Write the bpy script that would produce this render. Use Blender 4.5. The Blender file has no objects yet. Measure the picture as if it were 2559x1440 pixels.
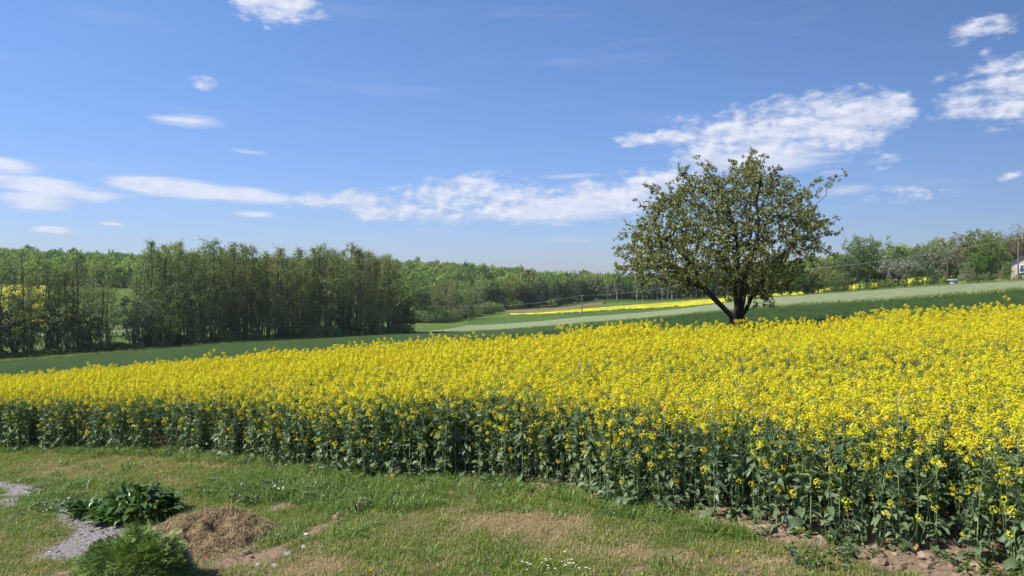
import bpy, math, random
import numpy as np
from mathutils import Vector, Matrix

SC = bpy.context.scene
COL = SC.collection
PI = math.pi
F = 1828.0            # focal length of the photograph in its own pixels
CX, HY = 1280.0, 700.0  # column of the optical axis, row of the horizon
CAMZ = 3.0
R_ = math.radians

# ------------------------------------------------------------------ camera
cam_d = bpy.data.cameras.new('camera')
cam = bpy.data.objects.new('camera', cam_d)
COL.objects.link(cam)
cam_d.sensor_width = 36.0
cam_d.lens = 36.0 * F / 2559.0
cam_d.clip_start = 0.05
cam_d.clip_end = 6000
cam.location = (0, 0, CAMZ)
cam.rotation_euler = (R_(90) - math.atan((720 - HY) / F), 0, 0)
SC.camera = cam

# ------------------------------------------------------------------ exposure
SC.view_settings.view_transform = 'Standard'
SC.view_settings.look = 'None'
SC.view_settings.gamma = 1.0
SC.view_settings.use_curve_mapping = False
SC.view_settings.exposure = 0.52
SC.render.engine = 'CYCLES'
SC.cycles.max_bounces = 6
SC.cycles.diffuse_bounces = 3
SC.cycles.glossy_bounces = 2
SC.cycles.transmission_bounces = 3
SC.cycles.use_denoising = True
SC.cycles.sample_clamp_indirect = 4.0

# ------------------------------------------------------------------ sun
SUN_DIR = Vector((-1.0, -0.32, 0.0)).normalized()
ELEV = R_(47)
to_sun = Vector((SUN_DIR.x * math.cos(ELEV), SUN_DIR.y * math.cos(ELEV), math.sin(ELEV)))
sun_d = bpy.data.lights.new('sun', 'SUN')
sun = bpy.data.objects.new('sun', sun_d)
COL.objects.link(sun)
sun_d.energy = 4.6
sun_d.angle = R_(0.53)
sun_d.color = (1.0, 0.95, 0.87)
sun.rotation_euler = to_sun.to_track_quat('Z', 'Y').to_euler()

# ------------------------------------------------------------------ node helpers
class NT:
    def __init__(s, tree): s.t = tree; s.n = tree.nodes; s.l = tree.links
    def new(s, typ, **kw):
        nd = s.n.new(typ)
        for k, v in kw.items(): setattr(nd, k, v)
        return nd
    def put(s, sock, v):
        if v is None: return
        if hasattr(v, 'is_linked') or isinstance(v, bpy.types.NodeSocket): s.l.new(v, sock)
        else: sock.default_value = v
    def math(s, op, a, b=None, c=None, clamp=False):
        nd = s.new('ShaderNodeMath', operation=op, use_clamp=clamp)
        for i, v in enumerate((a, b, c)): s.put(nd.inputs[i], v)
        return nd.outputs[0]
    def mapr(s, v, a, b, c=0.0, d=1.0, smooth=True):
        nd = s.new('ShaderNodeMapRange'); nd.clamp = True
        if smooth: nd.interpolation_type = 'SMOOTHSTEP'
        s.put(nd.inputs[0], v)
        for i, x in enumerate((a, b, c, d)): nd.inputs[i + 1].default_value = x
        return nd.outputs[0]
    def mix(s, fac, a, b):
        nd = s.new('ShaderNodeMix', data_type='RGBA')
        s.put(nd.inputs[0], fac)
        s.put(nd.inputs[6], tuple(a) + (1,) if isinstance(a, (tuple, list)) and len(a) == 3 else a)
        s.put(nd.inputs[7], tuple(b) + (1,) if isinstance(b, (tuple, list)) and len(b) == 3 else b)
        return nd.outputs[2]
    def noise(s, vec, scale, detail=4, rough=0.55, dist=0.0):
        nd = s.new('ShaderNodeTexNoise')
        if vec is not None: s.l.new(vec, nd.inputs['Vector'])
        nd.inputs['Scale'].default_value = scale
        nd.inputs['Detail'].default_value = detail
        nd.inputs['Roughness'].default_value = rough
        nd.inputs['Distortion'].default_value = dist
        return nd.outputs[0]

# ------------------------------------------------------------------ world: sky with its clouds
world = bpy.data.worlds.new('World')
SC.world = world
world.use_nodes = True
W = NT(world.node_tree)
W.n.clear()
sky = W.new('ShaderNodeTexSky', sky_type='NISHITA')
sky.sun_disc = False
sky.sun_elevation = ELEV
sky.sun_rotation = math.atan2(SUN_DIR.x, SUN_DIR.y)
sky.altitude = 200
sky.air_density = 1.15
sky.dust_density = 0.35
sky.ozone_density = 2.2
tc = W.new('ShaderNodeTexCoord')
sep = W.new('ShaderNodeSeparateXYZ')
W.l.new(tc.outputs['Generated'], sep.inputs[0])
az = W.math('ARCTAN2', sep.outputs[0], sep.outputs[1])
el = W.math('ARCSINE', sep.outputs[2])
cmb = W.new('ShaderNodeCombineXYZ')
W.l.new(az, cmb.inputs[0]); W.l.new(W.math('MULTIPLY', el, 1.9), cmb.inputs[1])
warp1 = W.noise(cmb.outputs[0], 22, 5, 0.62)
warp2n = W.new('ShaderNodeTexNoise'); warp2n.inputs['Scale'].default_value = 9; warp2n.inputs['Detail'].default_value = 3
W.l.new(cmb.outputs[0], warp2n.inputs['Vector'])
wsep = W.new('ShaderNodeSeparateColor'); W.l.new(warp2n.outputs['Color'], wsep.inputs[0])
azw = W.math('ADD', az, W.math('MULTIPLY', W.math('SUBTRACT', wsep.outputs[0], 0.5), 0.07))
elw = W.math('ADD', el, W.math('MULTIPLY', W.math('SUBTRACT', wsep.outputs[1], 0.5), 0.034))

def blob(px, py, rx, ry, tilt, amp, warped):
    x, z = (px - CX) / F, (HY - py) / F
    a0 = math.atan(x); n = math.hypot(1, x); e0 = math.atan(z / n)
    ra, re = rx / F / (n * n), ry / F / n
    a_, e_ = (azw, elw) if warped else (az, el)
    dx = W.math('SUBTRACT', a_, a0); dy = W.math('SUBTRACT', e_, e0)
    c, s = math.cos(tilt), math.sin(tilt)
    u = W.math('MULTIPLY', W.math('ADD', W.math('MULTIPLY', dx, c), W.math('MULTIPLY', dy, s)), 1 / ra)
    v = W.math('MULTIPLY', W.math('SUBTRACT', W.math('MULTIPLY', dy, c), W.math('MULTIPLY', dx, s)), 1 / re)
    q = W.math('ADD', W.math('MULTIPLY', u, u), W.math('MULTIPLY', v, v))
    return W.math('MULTIPLY', W.math('SUBTRACT', 1.0, q, clamp=True), amp)

def chain(lst, warped):
    out = None
    for b in lst:
        if warped:
            small = b[2] < 62
            b = (b[0], b[1], b[2] * (1.5 if small else 1.18), b[3] * (1.6 if small else 1.30), b[4], b[5] * (0.72 if small else 1.0))
        m = blob(*b, warped)
        out = m if out is None else W.math('MAXIMUM', out, m)
    return out

smooth = [ # lens-shaped clouds: px, py, rx, ry, tilt, strength
    (10, 413, 125, 24, -0.10, 0.9), (110, 468, 200, 30, -0.10, 0.9), (215, 488, 105, 20, -0.05, 0.85), (95, 500, 120, 38, 0.0, 0.85),
    (385, 465, 150, 30, -0.06, 1.0), (585, 486, 190, 27, -0.055, 1.0), (490, 476, 240, 30, -0.07, 1.0), (60, 443, 100, 8, 0, 0.3),
    (640, 535, 75, 11, -0.03, 0.75), (135, 576, 70, 12, -0.05, 0.9), (285, 560, 42, 7, -0.03, 0.75), (475, 303, 115, 20, 0.0, 0.7),
    (625, 380, 60, 9, -0.1, 0.3), (600, 353, 30, 5, 0, 0.25), (2100, 480, 110, 17, 0.05, 0.5),
    (1075, 577, 60, 8, 0, 0.4), (1440, 441, 110, 9, 0.02, 0.45), (240, 483, 130, 18, -0.05, 0.6),
    (2200, 402, 60, 12, 0.05, 0.35), (2080, 435, 50, 12, 0, 0.3), (1420, 525, 290, 36, 0.06, 0.85), (1900, 400, 260, 50, 0.05, 0.75), (1450, 595, 110, 14, 0.03, 0.3),
]
puffy = [
    (690, 10, 125, 50, -0.1, 1.0), (690, 36, 62, 38, 0, 1.0), (640, 5, 80, 30, 0, .9), (615, 44, 22, 10, 0, 0.8), (805, 46, 30, 12, 0, 0.8), (762, 8, 28, 12, 0, .6),
    (481, 205, 34, 13, 0.1, 0.85),
    (900, 507, 165, 30, -0.05, 0.9), (1000, 530, 150, 32, -0.08, 0.9), (1150, 485, 180, 44, 0.06, 0.95), (1290, 510, 180, 48, 0.0, 0.95),
    (1500, 498, 240, 50, 0.10, 0.95), (1620, 465, 120, 48, 0.10, 1.0), (1150, 550, 60, 12, 0, 0.5), (1000, 470, 80, 12, 0, 0.4), (800, 530, 60, 14, 0, 0.45),
    (1680, 342, 130, 18, -0.02, 0.95), (1830, 325, 180, 58, 0.13, 1.0), (1960, 340, 260, 84, 0.10, 1.0), (1840, 385, 190, 55, 0.05, 1.0),
    (2110, 305, 180, 72, 0.12, 1.0), (2215, 283, 85, 55, 0.10, 0.95), (1900, 290, 110, 32, 0.1, .9), (2140, 335, 70, 40, 0, .7), (1690, 290, 40, 12, 0.2, 0.55), (1700, 393, 50, 14, 0.1, .6),
    (2455, 78, 100, 34, 0.05, 0.85), (2400, 100, 70, 16, 0.05, .6), (2540, 165, 130, 26, 0.16, .85), (2420, 190, 90, 14, 0.1, .7), (2490, 250, 170, 55, 0.12, 0.95), (2400, 285, 100, 22, 0.05, .8), (2580, 200, 100, 50, .1, .9),
    (2235, 475, 60, 24, 0.0, 0.85), (2095, 396, 26, 14, 0, 0.6), (2540, 425, 40, 16, 0, 0.75), (2215, 398, 50, 14, 0, .45), (2395, 465, 40, 16, 0, 0.35),
    (2460, 150, 24, 20, 0, .35), (1940, 775, 100, 30, 0, 0), (2520, 320, 60, 14, 0, 0.4),
    # the same sky goes on outside the frame
    (-400, 430, 260, 40, 0, .9), (-900, 300, 200, 60, 0, .9), (3000, 330, 240, 70, .1, 1), (3500, 200, 300, 90, 0, .9), (900, -400, 240, 60, 0, .9), (2000, -300, 260, 60, .1, .8),
]
front = W.math('GREATER_THAN', sep.outputs[1], -2.0)
fine = W.noise(cmb.outputs[0], 55, 6, 0.6)
streak = W.new('ShaderNodeCombineXYZ')
W.l.new(W.math('MULTIPLY', az, 1.0), streak.inputs[0]); W.l.new(W.math('MULTIPLY', el, 9.0), streak.inputs[1])
sfine = W.noise(streak.outputs[0], 12, 4, 0.55)
S = chain(smooth, False)
S = W.mapr(W.math('ADD', S, W.math('MULTIPLY', W.math('MULTIPLY', W.math('SUBTRACT', sfine, 0.5), 1.1), W.mapr(S, 0.0, 0.2))), 0.0, 0.85)
S = W.math('MULTIPLY', S, 0.80)
Pf = chain(puffy, True)
pn = W.math('ADD', W.math('MULTIPLY', W.math('SUBTRACT', warp1, 0.5), 2.7), W.math('MULTIPLY', W.math('SUBTRACT', fine, 0.5), 1.0))
Pn = W.math('ADD', W.math('SUBTRACT', Pf, 0.16), W.math('MULTIPLY', pn, W.mapr(Pf, 0.0, 0.12)))
ofs = W.new('ShaderNodeVectorMath', operation='ADD'); W.l.new(cmb.outputs[0], ofs.inputs[0]); ofs.inputs[1].default_value = (-0.007, 0.012, 0)
relief = W.math('ADD', W.math('MULTIPLY', W.math('SUBTRACT', warp1, W.noise(ofs.outputs[0], 22, 5, 0.62)), 2.6), 0.5, clamp=True)
Pm = W.math('MULTIPLY', W.math('MULTIPLY', W.mapr(Pn, 0.0, 0.85), 0.90), W.math('ADD', W.math('MULTIPLY', relief, 0.35), 0.72), clamp=True)
wisp = W.math('MULTIPLY', W.mapr(W.noise(streak.outputs[0], 3.0, 6, 0.65), 0.52, 0.85), 0.22)
mask = W.math('MAXIMUM', W.math('MAXIMUM', S, Pm), wisp)
mask = W.math('MULTIPLY', mask, W.mapr(el, 0.0, 0.05))
lum = W.mapr(W.math('MAXIMUM', Pn, W.math('MULTIPLY', S, 1.35)), 0.3, 1.4, 0.0, 1.0)
shade = W.mix(W.math('ADD', W.math('MULTIPLY', lum, 0.45), W.math('MULTIPLY', relief, 0.6), clamp=True), (4.3, 4.7, 5.9), (6.4, 6.5, 7.1))
gain = W.new('ShaderNodeMix', data_type='RGBA', blend_type='MULTIPLY')
gain.inputs[0].default_value = 1.0
W.l.new(sky.outputs[0], gain.inputs[6]); W.l.new(W.mix(W.mapr(el, -0.02, 0.45, smooth=False), (0.53, 0.62, 1.02), (0.68, 0.86, 1.12)), gain.inputs[7])
g2 = W.new('ShaderNodeMix', data_type='RGBA', blend_type='MULTIPLY'); g2.inputs[0].default_value = 1.0
W.l.new(gain.outputs[2], g2.inputs[6])
sn = W.math('SINE', az)
azf = W.math('MAXIMUM', W.math('SUBTRACT', 1.0, W.math('MULTIPLY', sn, W.math('ADD', W.math('MULTIPLY', sn, 0.40), 0.34))), 0.62)
W.l.new(azf, g2.inputs[7])
skyc = W.mix(mask, g2.outputs[2], shade)
bg = W.new('ShaderNodeBackground')
bg.inputs['Strength'].default_value = 0.10
W.l.new(skyc, bg.inputs[0])
wo = W.new('ShaderNodeOutputWorld')
W.l.new(bg.outputs[0], wo.inputs[0])
world.cycles.sampling_method = 'MANUAL'
world.cycles.sample_map_resolution = 512

# ------------------------------------------------------------------ terrain
def P(px, py, Y):
    return ((px - CX) / F * Y, Y, -(py - HY) / F * Y)
def at(px, Y):
    return (px - CX) / F * Y
ctrl = []
def near(x, y): ctrl.append((x, y, -2.95 + 0.07 * x))
for x, y in ((0, 0), (-6, 4), (6, 4), (0, 8), (-6, 8), (-10, 12), (-3, 12), (4, 7), (4, 12), (10, 12), (-12, 16), (-5, 17), (3, 17), (14, 15),
             (-20, 0), (20, 0), (-30, -25), (30, -25), (0, -30), (0, -120), (-120, -80), (120, -80), (-60, -5), (60, -5)):
    near(x, y)
ctrl += [(-21, 30, -5.2), (-9.1, 26, -4.1), (0, 22, -3.0), (14, 20, -1.95), (-27, 27, -5.2), (24, 20, -1.3), (9.3, 30, -2.45)]
for a in ((-300, 915, 118), (0, 908, 125), (200, 893, 130), (620, 858, 150), (1000, 836, 187), (1172, 812, 280), (1455, 794, 239), (1640, 781, 215),
          (1900, 750, 175), (2230, 727, 145), (2559, 708, 118), (2900, 690, 95), (1172, 832, 200), (1455, 812, 170), (1640, 798, 150), (1900, 776, 112),
          (2230, 757, 85), (2559, 737, 63), (2900, 715, 45), (1172, 850, 110), (1455, 828, 100), (1700, 800, 70), (0, 925, 80), (620, 880, 90),
          (1280, 788, 330), (1455, 782, 290), (1455, 774, 310), (1640, 772, 250), (1640, 758, 290), (1743, 763, 230), (1743, 751, 270), (2003, 738, 200),
          (2003, 732, 225), (2157, 721, 180), (2157, 713, 205), (2320, 705, 170), (2320, 697, 190), (2559, 698, 140), (2559, 690, 220),
          (0, 846, 190), (370, 826, 220), (0, 838, 200), (0, 718, 380), (300, 800, 260), (300, 722, 390), (700, 800, 300), (700, 750, 400), (1080, 797, 320),
          (1250, 775, 380), (1400, 764, 420), (1500, 752, 400), (1620, 751, 400), (1760, 745, 380), (2000, 728, 350), (2300, 694, 300), (-400, 850, 200), (-400, 718, 380)):
    ctrl.append(P(*a))
for px, Y, z in ((-500, 700, 18), (0, 700, 16), (340, 700, 9), (700, 680, 6), (1010, 650, 3.5), (1200, 620, -1), (1400, 600, -8.5), (1700, 600, -9.5), (2000, 550, 1), (2200, 500, 4),
                 (2559, 450, 8.0), (3000, 450, 14), (-500, 1100, 12), (400, 1100, 0), (1280, 1100, -14), (2200, 1100, -6), (3000, 1100, 4),
                 (0, 530, 6.5), (1010, 500, -7), (2900, 250, 4)):
    ctrl.append((at(px, Y), Y, z))
ctrl += [(-900, 100, -5), (900, 100, 15), (-900, -600, -5), (900, -600, 5), (0, -900, 0)]
CP = np.array(ctrl, float)
def qmap(x, y):
    r = np.sqrt(x * x + y * y) + 1e-6
    g = np.log1p(r / 18.0) / r
    return x * g, y * g
def tps(d2): return 0.5 * d2 * np.log(d2 + 1e-12)
_qx, _qy = qmap(CP[:, 0], CP[:, 1])
_n = len(CP)
_A = np.zeros((_n + 3, _n + 3))
_A[:_n, :_n] = tps((_qx[:, None] - _qx) ** 2 + (_qy[:, None] - _qy) ** 2) + np.eye(_n) * 2e-4
_A[:_n, _n] = 1; _A[:_n, _n + 1] = _qx; _A[:_n, _n + 2] = _qy
_A[_n:, :_n] = _A[:_n, _n:].T
_w = np.linalg.solve(_A, np.concatenate([CP[:, 2], [0, 0, 0]]))
def hz(x, y):
    """ground height at plan position (numpy arrays or floats)"""
    x = np.atleast_1d(np.asarray(x, float)); y = np.atleast_1d(np.asarray(y, float))
    sh = x.shape; x = x.ravel(); y = y.ravel()
    out = np.empty_like(x)
    for i in range(0, len(x), 20000):
        qx, qy = qmap(x[i:i + 20000], y[i:i + 20000])
        B = tps((qx[:, None] - _qx) ** 2 + (qy[:, None] - _qy) ** 2)
        out[i:i + 20000] = B @ _w[:_n] + _w[_n] + _w[_n + 1] * qx + _w[_n + 2] * qy
    return (out + CAMZ).reshape(sh)
def h1(x, y): return float(hz(x, y)[0])
def ground_at(px, py, y0=4.0, y1=60.0):
    ys = np.linspace(y0, y1, 1200)
    xs = (px - CX) / F * ys
    d = CAMZ - (py - HY) / F * ys - hz(xs, ys)
    k = np.argmax(d < 0) if (d < 0).any() else len(ys) - 1
    return xs[k], ys[k]

# value noise in numpy
def vnoise(x, y, seed=0):
    xi = np.floor(x).astype(np.int64); yi = np.floor(y).astype(np.int64)
    fx = x - xi; fy = y - yi
    fx = fx * fx * (3 - 2 * fx); fy = fy * fy * (3 - 2 * fy)
    def h(a, b):
        n = (a * 374761393 + b * 668265263 + seed * 974634777) & 0xffffffff
        n = ((n ^ (n >> 13)) * 1274126177) & 0xffffffff
        return ((n ^ (n >> 16)) & 0xffff) / 65535.0
    return (h(xi, yi) * (1 - fx) + h(xi + 1, yi) * fx) * (1 - fy) + (h(xi, yi + 1) * (1 - fx) + h(xi + 1, yi + 1) * fx) * fy
def fbm(x, y, sc, oct=4, seed=0):
    s = 0; a = 0.5; t = 0
    for k in range(oct):
        s = s + a * vnoise(x * sc + 17.3 * k, y * sc - 9.1 * k, seed + k); t += a; a *= 0.55; sc *= 2.03
    return s / t

# ------------------------------------------------------------------ materials
MATS = {}
def mat_plain(name, col, rough=0.8, var=0.25, scale=8.0, spec=0.2, bump=0.0, col2=None):
    m = bpy.data.materials.new(name); m.use_nodes = True
    T = NT(m.node_tree); b = T.n['Principled BSDF']
    g = T.new('ShaderNodeNewGeometry')
    n = T.noise(g.outputs['Position'], scale, 6, 0.6)
    c2 = col2 or tuple(c * (1 - var) for c in col)
    c1 = tuple(min(1, c * (1 + var * 0.6)) for c in col)
    T.l.new(T.mix(T.mapr(n, 0.3, 0.7), c2, c1), b.inputs['Base Color'])
    b.inputs['Roughness'].default_value = rough
    b.inputs['Specular IOR Level'].default_value = spec
    if bump:
        bp = T.new('ShaderNodeBump'); bp.inputs['Strength'].default_value = bump; bp.inputs['Distance'].default_value = 0.03
        T.l.new(T.noise(g.outputs['Position'], scale * 4, 8, 0.65), bp.inputs['Height']); T.l.new(bp.outputs[0], b.inputs['Normal'])
    MATS[name] = m
    return m
def mat_leaf(name, c1, c2, trans=0.3, rough=0.5, spec=0.3, obj_var=0.15):
    """foliage: every leaf (mesh island) picks its own tone, every plant its own brightness"""
    m = bpy.data.materials.new(name); m.use_nodes = True
    T = NT(m.node_tree); b = T.n['Principled BSDF']; out = T.n['Material Output']
    g = T.new('ShaderNodeNewGeometry'); oi = T.new('ShaderNodeObjectInfo')
    c = T.mix(g.outputs['Random Per Island'], c1, c2)
    hs = T.new('ShaderNodeHueSaturation')
    T.l.new(c, hs.inputs['Color'])
    T.put(hs.inputs['Value'], T.math('ADD', T.math('MULTIPLY', oi.outputs['Random'], 2 * obj_var), 1 - obj_var))
    T.put(hs.inputs['Hue'], T.math('ADD', T.math('MULTIPLY', oi.outputs['Random'], -0.03), 0.515))
    b.inputs['Roughness'].default_value = rough
    b.inputs['Specular IOR Level'].default_value = spec
    T.l.new(hs.outputs[0], b.inputs['Base Color'])
    if trans > 0:
        tr = T.new('ShaderNodeBsdfTranslucent')
        gm = T.new('ShaderNodeMix', data_type='RGBA', blend_type='MULTIPLY'); gm.inputs[0].default_value = 1
        T.l.new(hs.outputs[0], gm.inputs[6]); gm.inputs[7].default_value = (1.25, 1.35, 0.7, 1)
        T.l.new(gm.outputs[2], tr.inputs[0])
        mx = T.new('ShaderNodeMixShader'); mx.inputs[0].default_value = trans
        T.l.new(b.outputs[0], mx.inputs[1]); T.l.new(tr.outputs[0], mx.inputs[2]); T.l.new(mx.outputs[0], out.inputs[0])
    MATS[name] = m
    return m
M_bark = mat_plain('bark', (0.15, 0.13, 0.105), 0.95, 0.4, 3.0, 0.1, 0.5)
M_bark_tree = mat_plain('old_bark', (0.055, 0.042, 0.034), 0.95, 0.45, 9.0, 0.1, 0.8)
M_birch = mat_plain('birch_bark', (0.42, 0.40, 0.36), 0.8, 0.5, 2.0, 0.1)
M_twig = mat_plain('twig_bark', (0.16, 0.125, 0.095), 0.95, 0.3, 2.0, 0.1)
M_alder = mat_leaf('alder_leaves', (0.16, 0.225, 0.065), (0.32, 0.39, 0.16), 0.4, 0.6, 0.2, 0.22)
M_alder_brown = mat_leaf('budding_leaves', (0.21, 0.21, 0.08), (0.35, 0.34, 0.15), 0.35, 0.7, 0.15, 0.2)
M_green = mat_leaf('fresh_leaves', (0.10, 0.17, 0.030), (0.20, 0.29, 0.065), 0.3, 0.55, 0.25, 0.25)
M_deep = mat_leaf('deep_green_leaves', (0.045, 0.09, 0.02), (0.09, 0.155, 0.038), 0.25, 0.5, 0.3, 0.2)
M_bright = mat_leaf('bright_leaves', (0.14, 0.21, 0.035), (0.22, 0.29, 0.06), 0.35, 0.55, 0.2, 0.1)
M_silver = mat_leaf('silvery_leaves', (0.13, 0.18, 0.07), (0.27, 0.33, 0.18), 0.25, 0.6, 0.25, 0.15)
M_blossom = mat_leaf('blossoming_leaves', (0.10, 0.14, 0.05), (0.50, 0.50, 0.42), 0.2, 0.7, 0.2, 0.1)
M_redbr = mat_leaf('reddish_leaves', (0.14, 0.075, 0.05), (0.22, 0.14, 0.08), 0.2, 0.6, 0.2, 0.1)
M_hill = mat_leaf('hill_leaves', (0.16, 0.25, 0.042), (0.30, 0.40, 0.09), 0.35, 0.6, 0.2, 0.3)
M_cherry = mat_leaf('cherry_leaves', (0.12, 0.16, 0.028), (0.36, 0.33, 0.11), 0.4, 0.42, 0.45, 0.0)
M_rape_leaf = mat_leaf('rapeseed_leaves', (0.065, 0.115, 0.045), (0.20, 0.27, 0.13), 0.2, 0.45, 0.45, 0.15)
M_rape_stem = mat_leaf('rapeseed_stems', (0.13, 0.20, 0.07), (0.25, 0.33, 0.14), 0.0, 0.5, 0.3, 0.1)
M_yellow = mat_leaf('rapeseed_petals', (0.60, 0.50, 0.012), (0.86, 0.765, 0.038), 0.3, 0.6, 0.15, 0.06)
M_bud = mat_leaf('rapeseed_buds', (0.32, 0.36, 0.04), (0.50, 0.48, 0.05), 0.1, 0.6, 0.2, 0.1)
M_dead = mat_leaf('withered_leaves', (0.26, 0.15, 0.06), (0.42, 0.28, 0.11), 0.2, 0.7, 0.2, 0.1)
M_comfrey = mat_leaf('broad_weed_leaves', (0.045, 0.095, 0.016), (0.10, 0.175, 0.032), 0.2, 0.35, 0.6, 0.1)
M_fern = mat_leaf('feathery_leaves', (0.07, 0.14, 0.025), (0.25, 0.37, 0.10), 0.22, 0.45, 0.4, 0.1)
M_grass = mat_leaf('grass_blades', (0.13, 0.195, 0.022), (0.28, 0.36, 0.06), 0.3, 0.5, 0.35, 0.2)
M_lush = mat_leaf('long_grass_blades', (0.10, 0.175, 0.025), (0.23, 0.33, 0.075), 0.28, 0.42, 0.5, 0.2)
M_straw = mat_leaf('dry_grass_blades', (0.33, 0.26, 0.12), (0.56, 0.47, 0.25), 0.2, 0.7, 0.2, 0.12)
M_white = mat_plain('white_petals', (0.85, 0.85, 0.82), 0.6, 0.05, 20)
M_dandy = mat_plain('dandelion_petals', (0.85, 0.55, 0.01), 0.6, 0.1, 40)
M_wood = mat_plain('weathered_pole_wood', (0.17, 0.15, 0.125), 0.9, 0.3, 6.0, 0.1)
M_wire = mat_plain('wire_metal', (0.22, 0.23, 0.23), 0.5, 0.1, 3.0, 0.5)
M_soil = mat_plain('dry_soil', (0.30, 0.215, 0.145), 0.97, 0.35, 14.0, 0.05, 0.8)
M_stone = mat_plain('pale_stone', (0.36, 0.27, 0.195), 0.95, 0.25, 9.0, 0.1, 0.6)
M_hay = mat_leaf('cut_grass_strands', (0.24, 0.175, 0.095), (0.50, 0.41, 0.23), 0.15, 0.8, 0.15, 0.1)
M_heap = mat_plain('heap_core', (0.28, 0.19, 0.11), 0.97, 0.45, 20.0, 0.05, 1.0)

def mat_field(name, c1, c2, s1, s2, bump=0.6, bs=6.0, stripe=None, dist=0.25):
    m = bpy.data.materials.new(name); m.use_nodes = True
    T = NT(m.node_tree); b = T.n['Principled BSDF']
    g = T.new('ShaderNodeNewGeometry')
    a = T.noise(g.outputs['Position'], s1, 6, 0.6); d = T.noise(g.outputs['Position'], s2, 4, 0.6)
    f = T.math('ADD', T.math('MULTIPLY', a, 0.55), T.math('MULTIPLY', d, 0.45))
    T.l.new(T.mix(T.mapr(f, 0.36, 0.64), c1, c2), b.inputs['Base Color'])
    b.inputs['Roughness'].default_value = 0.85
    b.inputs['Specular IOR Level'].default_value = 0.15
    bp = T.new('ShaderNodeBump'); bp.inputs['Strength'].default_value = bump; bp.inputs['Distance'].default_value = dist
    T.l.new(T.noise(g.outputs['Position'], bs, 5, 0.7), bp.inputs['Height']); T.l.new(bp.outputs[0], b.inputs['Normal'])
    return m
M_meadow = mat_field('meadow', (0.075, 0.125, 0.020), (0.14, 0.20, 0.036), 0.04, 1.3)
M_wheat = mat_field('young_wheat', (0.038, 0.078, 0.014), (0.072, 0.122, 0.026), 0.25, 4.0, 1.0, 9.0)
M_rye = mat_field('pale_rye', (0.18, 0.225, 0.10), (0.29, 0.33, 0.165), 0.35, 2.2, 1.0, 3.0)
M_farrape = mat_field('far_rapeseed', (0.30, 0.28, 0.02), (0.62, 0.56, 0.035), 0.2, 2.5, 1.0, 2.0)
M_fallow = mat_field('fallow_weeds', (0.16, 0.12, 0.07), (0.27, 0.17, 0.11), 0.15, 1.0, 1.0, 1.5)
M_crop2 = mat_field('green_crop', (0.055, 0.11, 0.018), (0.09, 0.15, 0.03), 0.05, 1.0)
M_path = mat_field('sandy_path', (0.42, 0.37, 0.28), (0.55, 0.50, 0.40), 0.3, 2.0)
M_garden = mat_field('garden_lawn', (0.10, 0.16, 0.035), (0.19, 0.22, 0.07), 0.3, 1.5)

# ------------------------------------------------------------------ object helpers
def mesh_np(name, verts, faces, mat=None, smooth=False, mats=None, midx=None):
    """faces: (n,k) int array, or a list of such arrays"""
    me = bpy.data.meshes.new(name)
    verts = np.asarray(verts, np.float32)
    fl = faces if isinstance(faces, list) else [faces]
    fl = [np.asarray(f, np.int32) for f in fl if len(f)]
    me.vertices.add(len(verts)); me.vertices.foreach_set('co', verts.ravel())
    nl = sum(f.size for f in fl); nf = sum(len(f) for f in fl)
    me.loops.add(nl); me.loops.foreach_set('vertex_index', np.concatenate([f.ravel() for f in fl]))
    tot = np.concatenate([np.full(len(f), f.shape[1]) for f in fl]).astype(np.int32)
    st = np.concatenate([[0], np.cumsum(tot)[:-1]]).astype(np.int32)
    me.polygons.add(nf); me.polygons.foreach_set('loop_start', st); me.polygons.foreach_set('loop_total', tot)
    if smooth: me.polygons.foreach_set('use_smooth', np.ones(nf, bool))
    for m in (mats or ([mat] if mat else [])): me.materials.append(m)
    if midx is not None: me.polygons.foreach_set('material_index', np.asarray(midx, np.int32))
    me.update(calc_edges=True)
    return me
def obj(name, me, parent=None, loc=None, link=True, **props):
    o = bpy.data.objects.new(name, me)
    if link: COL.objects.link(o)
    if parent is not None: o.parent = parent
    if loc is not None: o.location = loc
    for k, v in props.items(): o[k] = v
    return o
def thing(name, label, cat, loc=(0, 0, 0), rotz=0.0, scale=1.0, group=None, me=None):
    o = obj(name, me, None, loc)
    o.rotation_euler = (0, 0, rotz)
    o.scale = (scale,) * 3 if isinstance(scale, (int, float)) else scale
    o['label'] = label; o['category'] = cat
    if group: o['group'] = group
    return o
class Acc:
    """collects verts and faces of mixed size with a material index each"""
    def __init__(s): s.v = []; s.f = {}; s.n = 0
    def add(s, v, f, m=0):
        v = np.asarray(v, float); f = np.asarray(f, int)
        s.v.append(v); s.f.setdefault((f.shape[1], m), []).append(f + s.n); s.n += len(v)
    def mesh(s, name, mats, smooth=False):
        if not isinstance(mats, (list, tuple)): mats = [mats]
        fl = []; mi = []
        for (k, m), lst in s.f.items():
            a = np.concatenate(lst); fl.append(a); mi.append(np.full(len(a), m))
        return mesh_np(name, np.concatenate(s.v), fl, mats=list(mats), midx=np.concatenate(mi), smooth=smooth)
def unit(v):
    return v / (np.linalg.norm(v, axis=-1, keepdims=True) + 1e-9)
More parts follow.
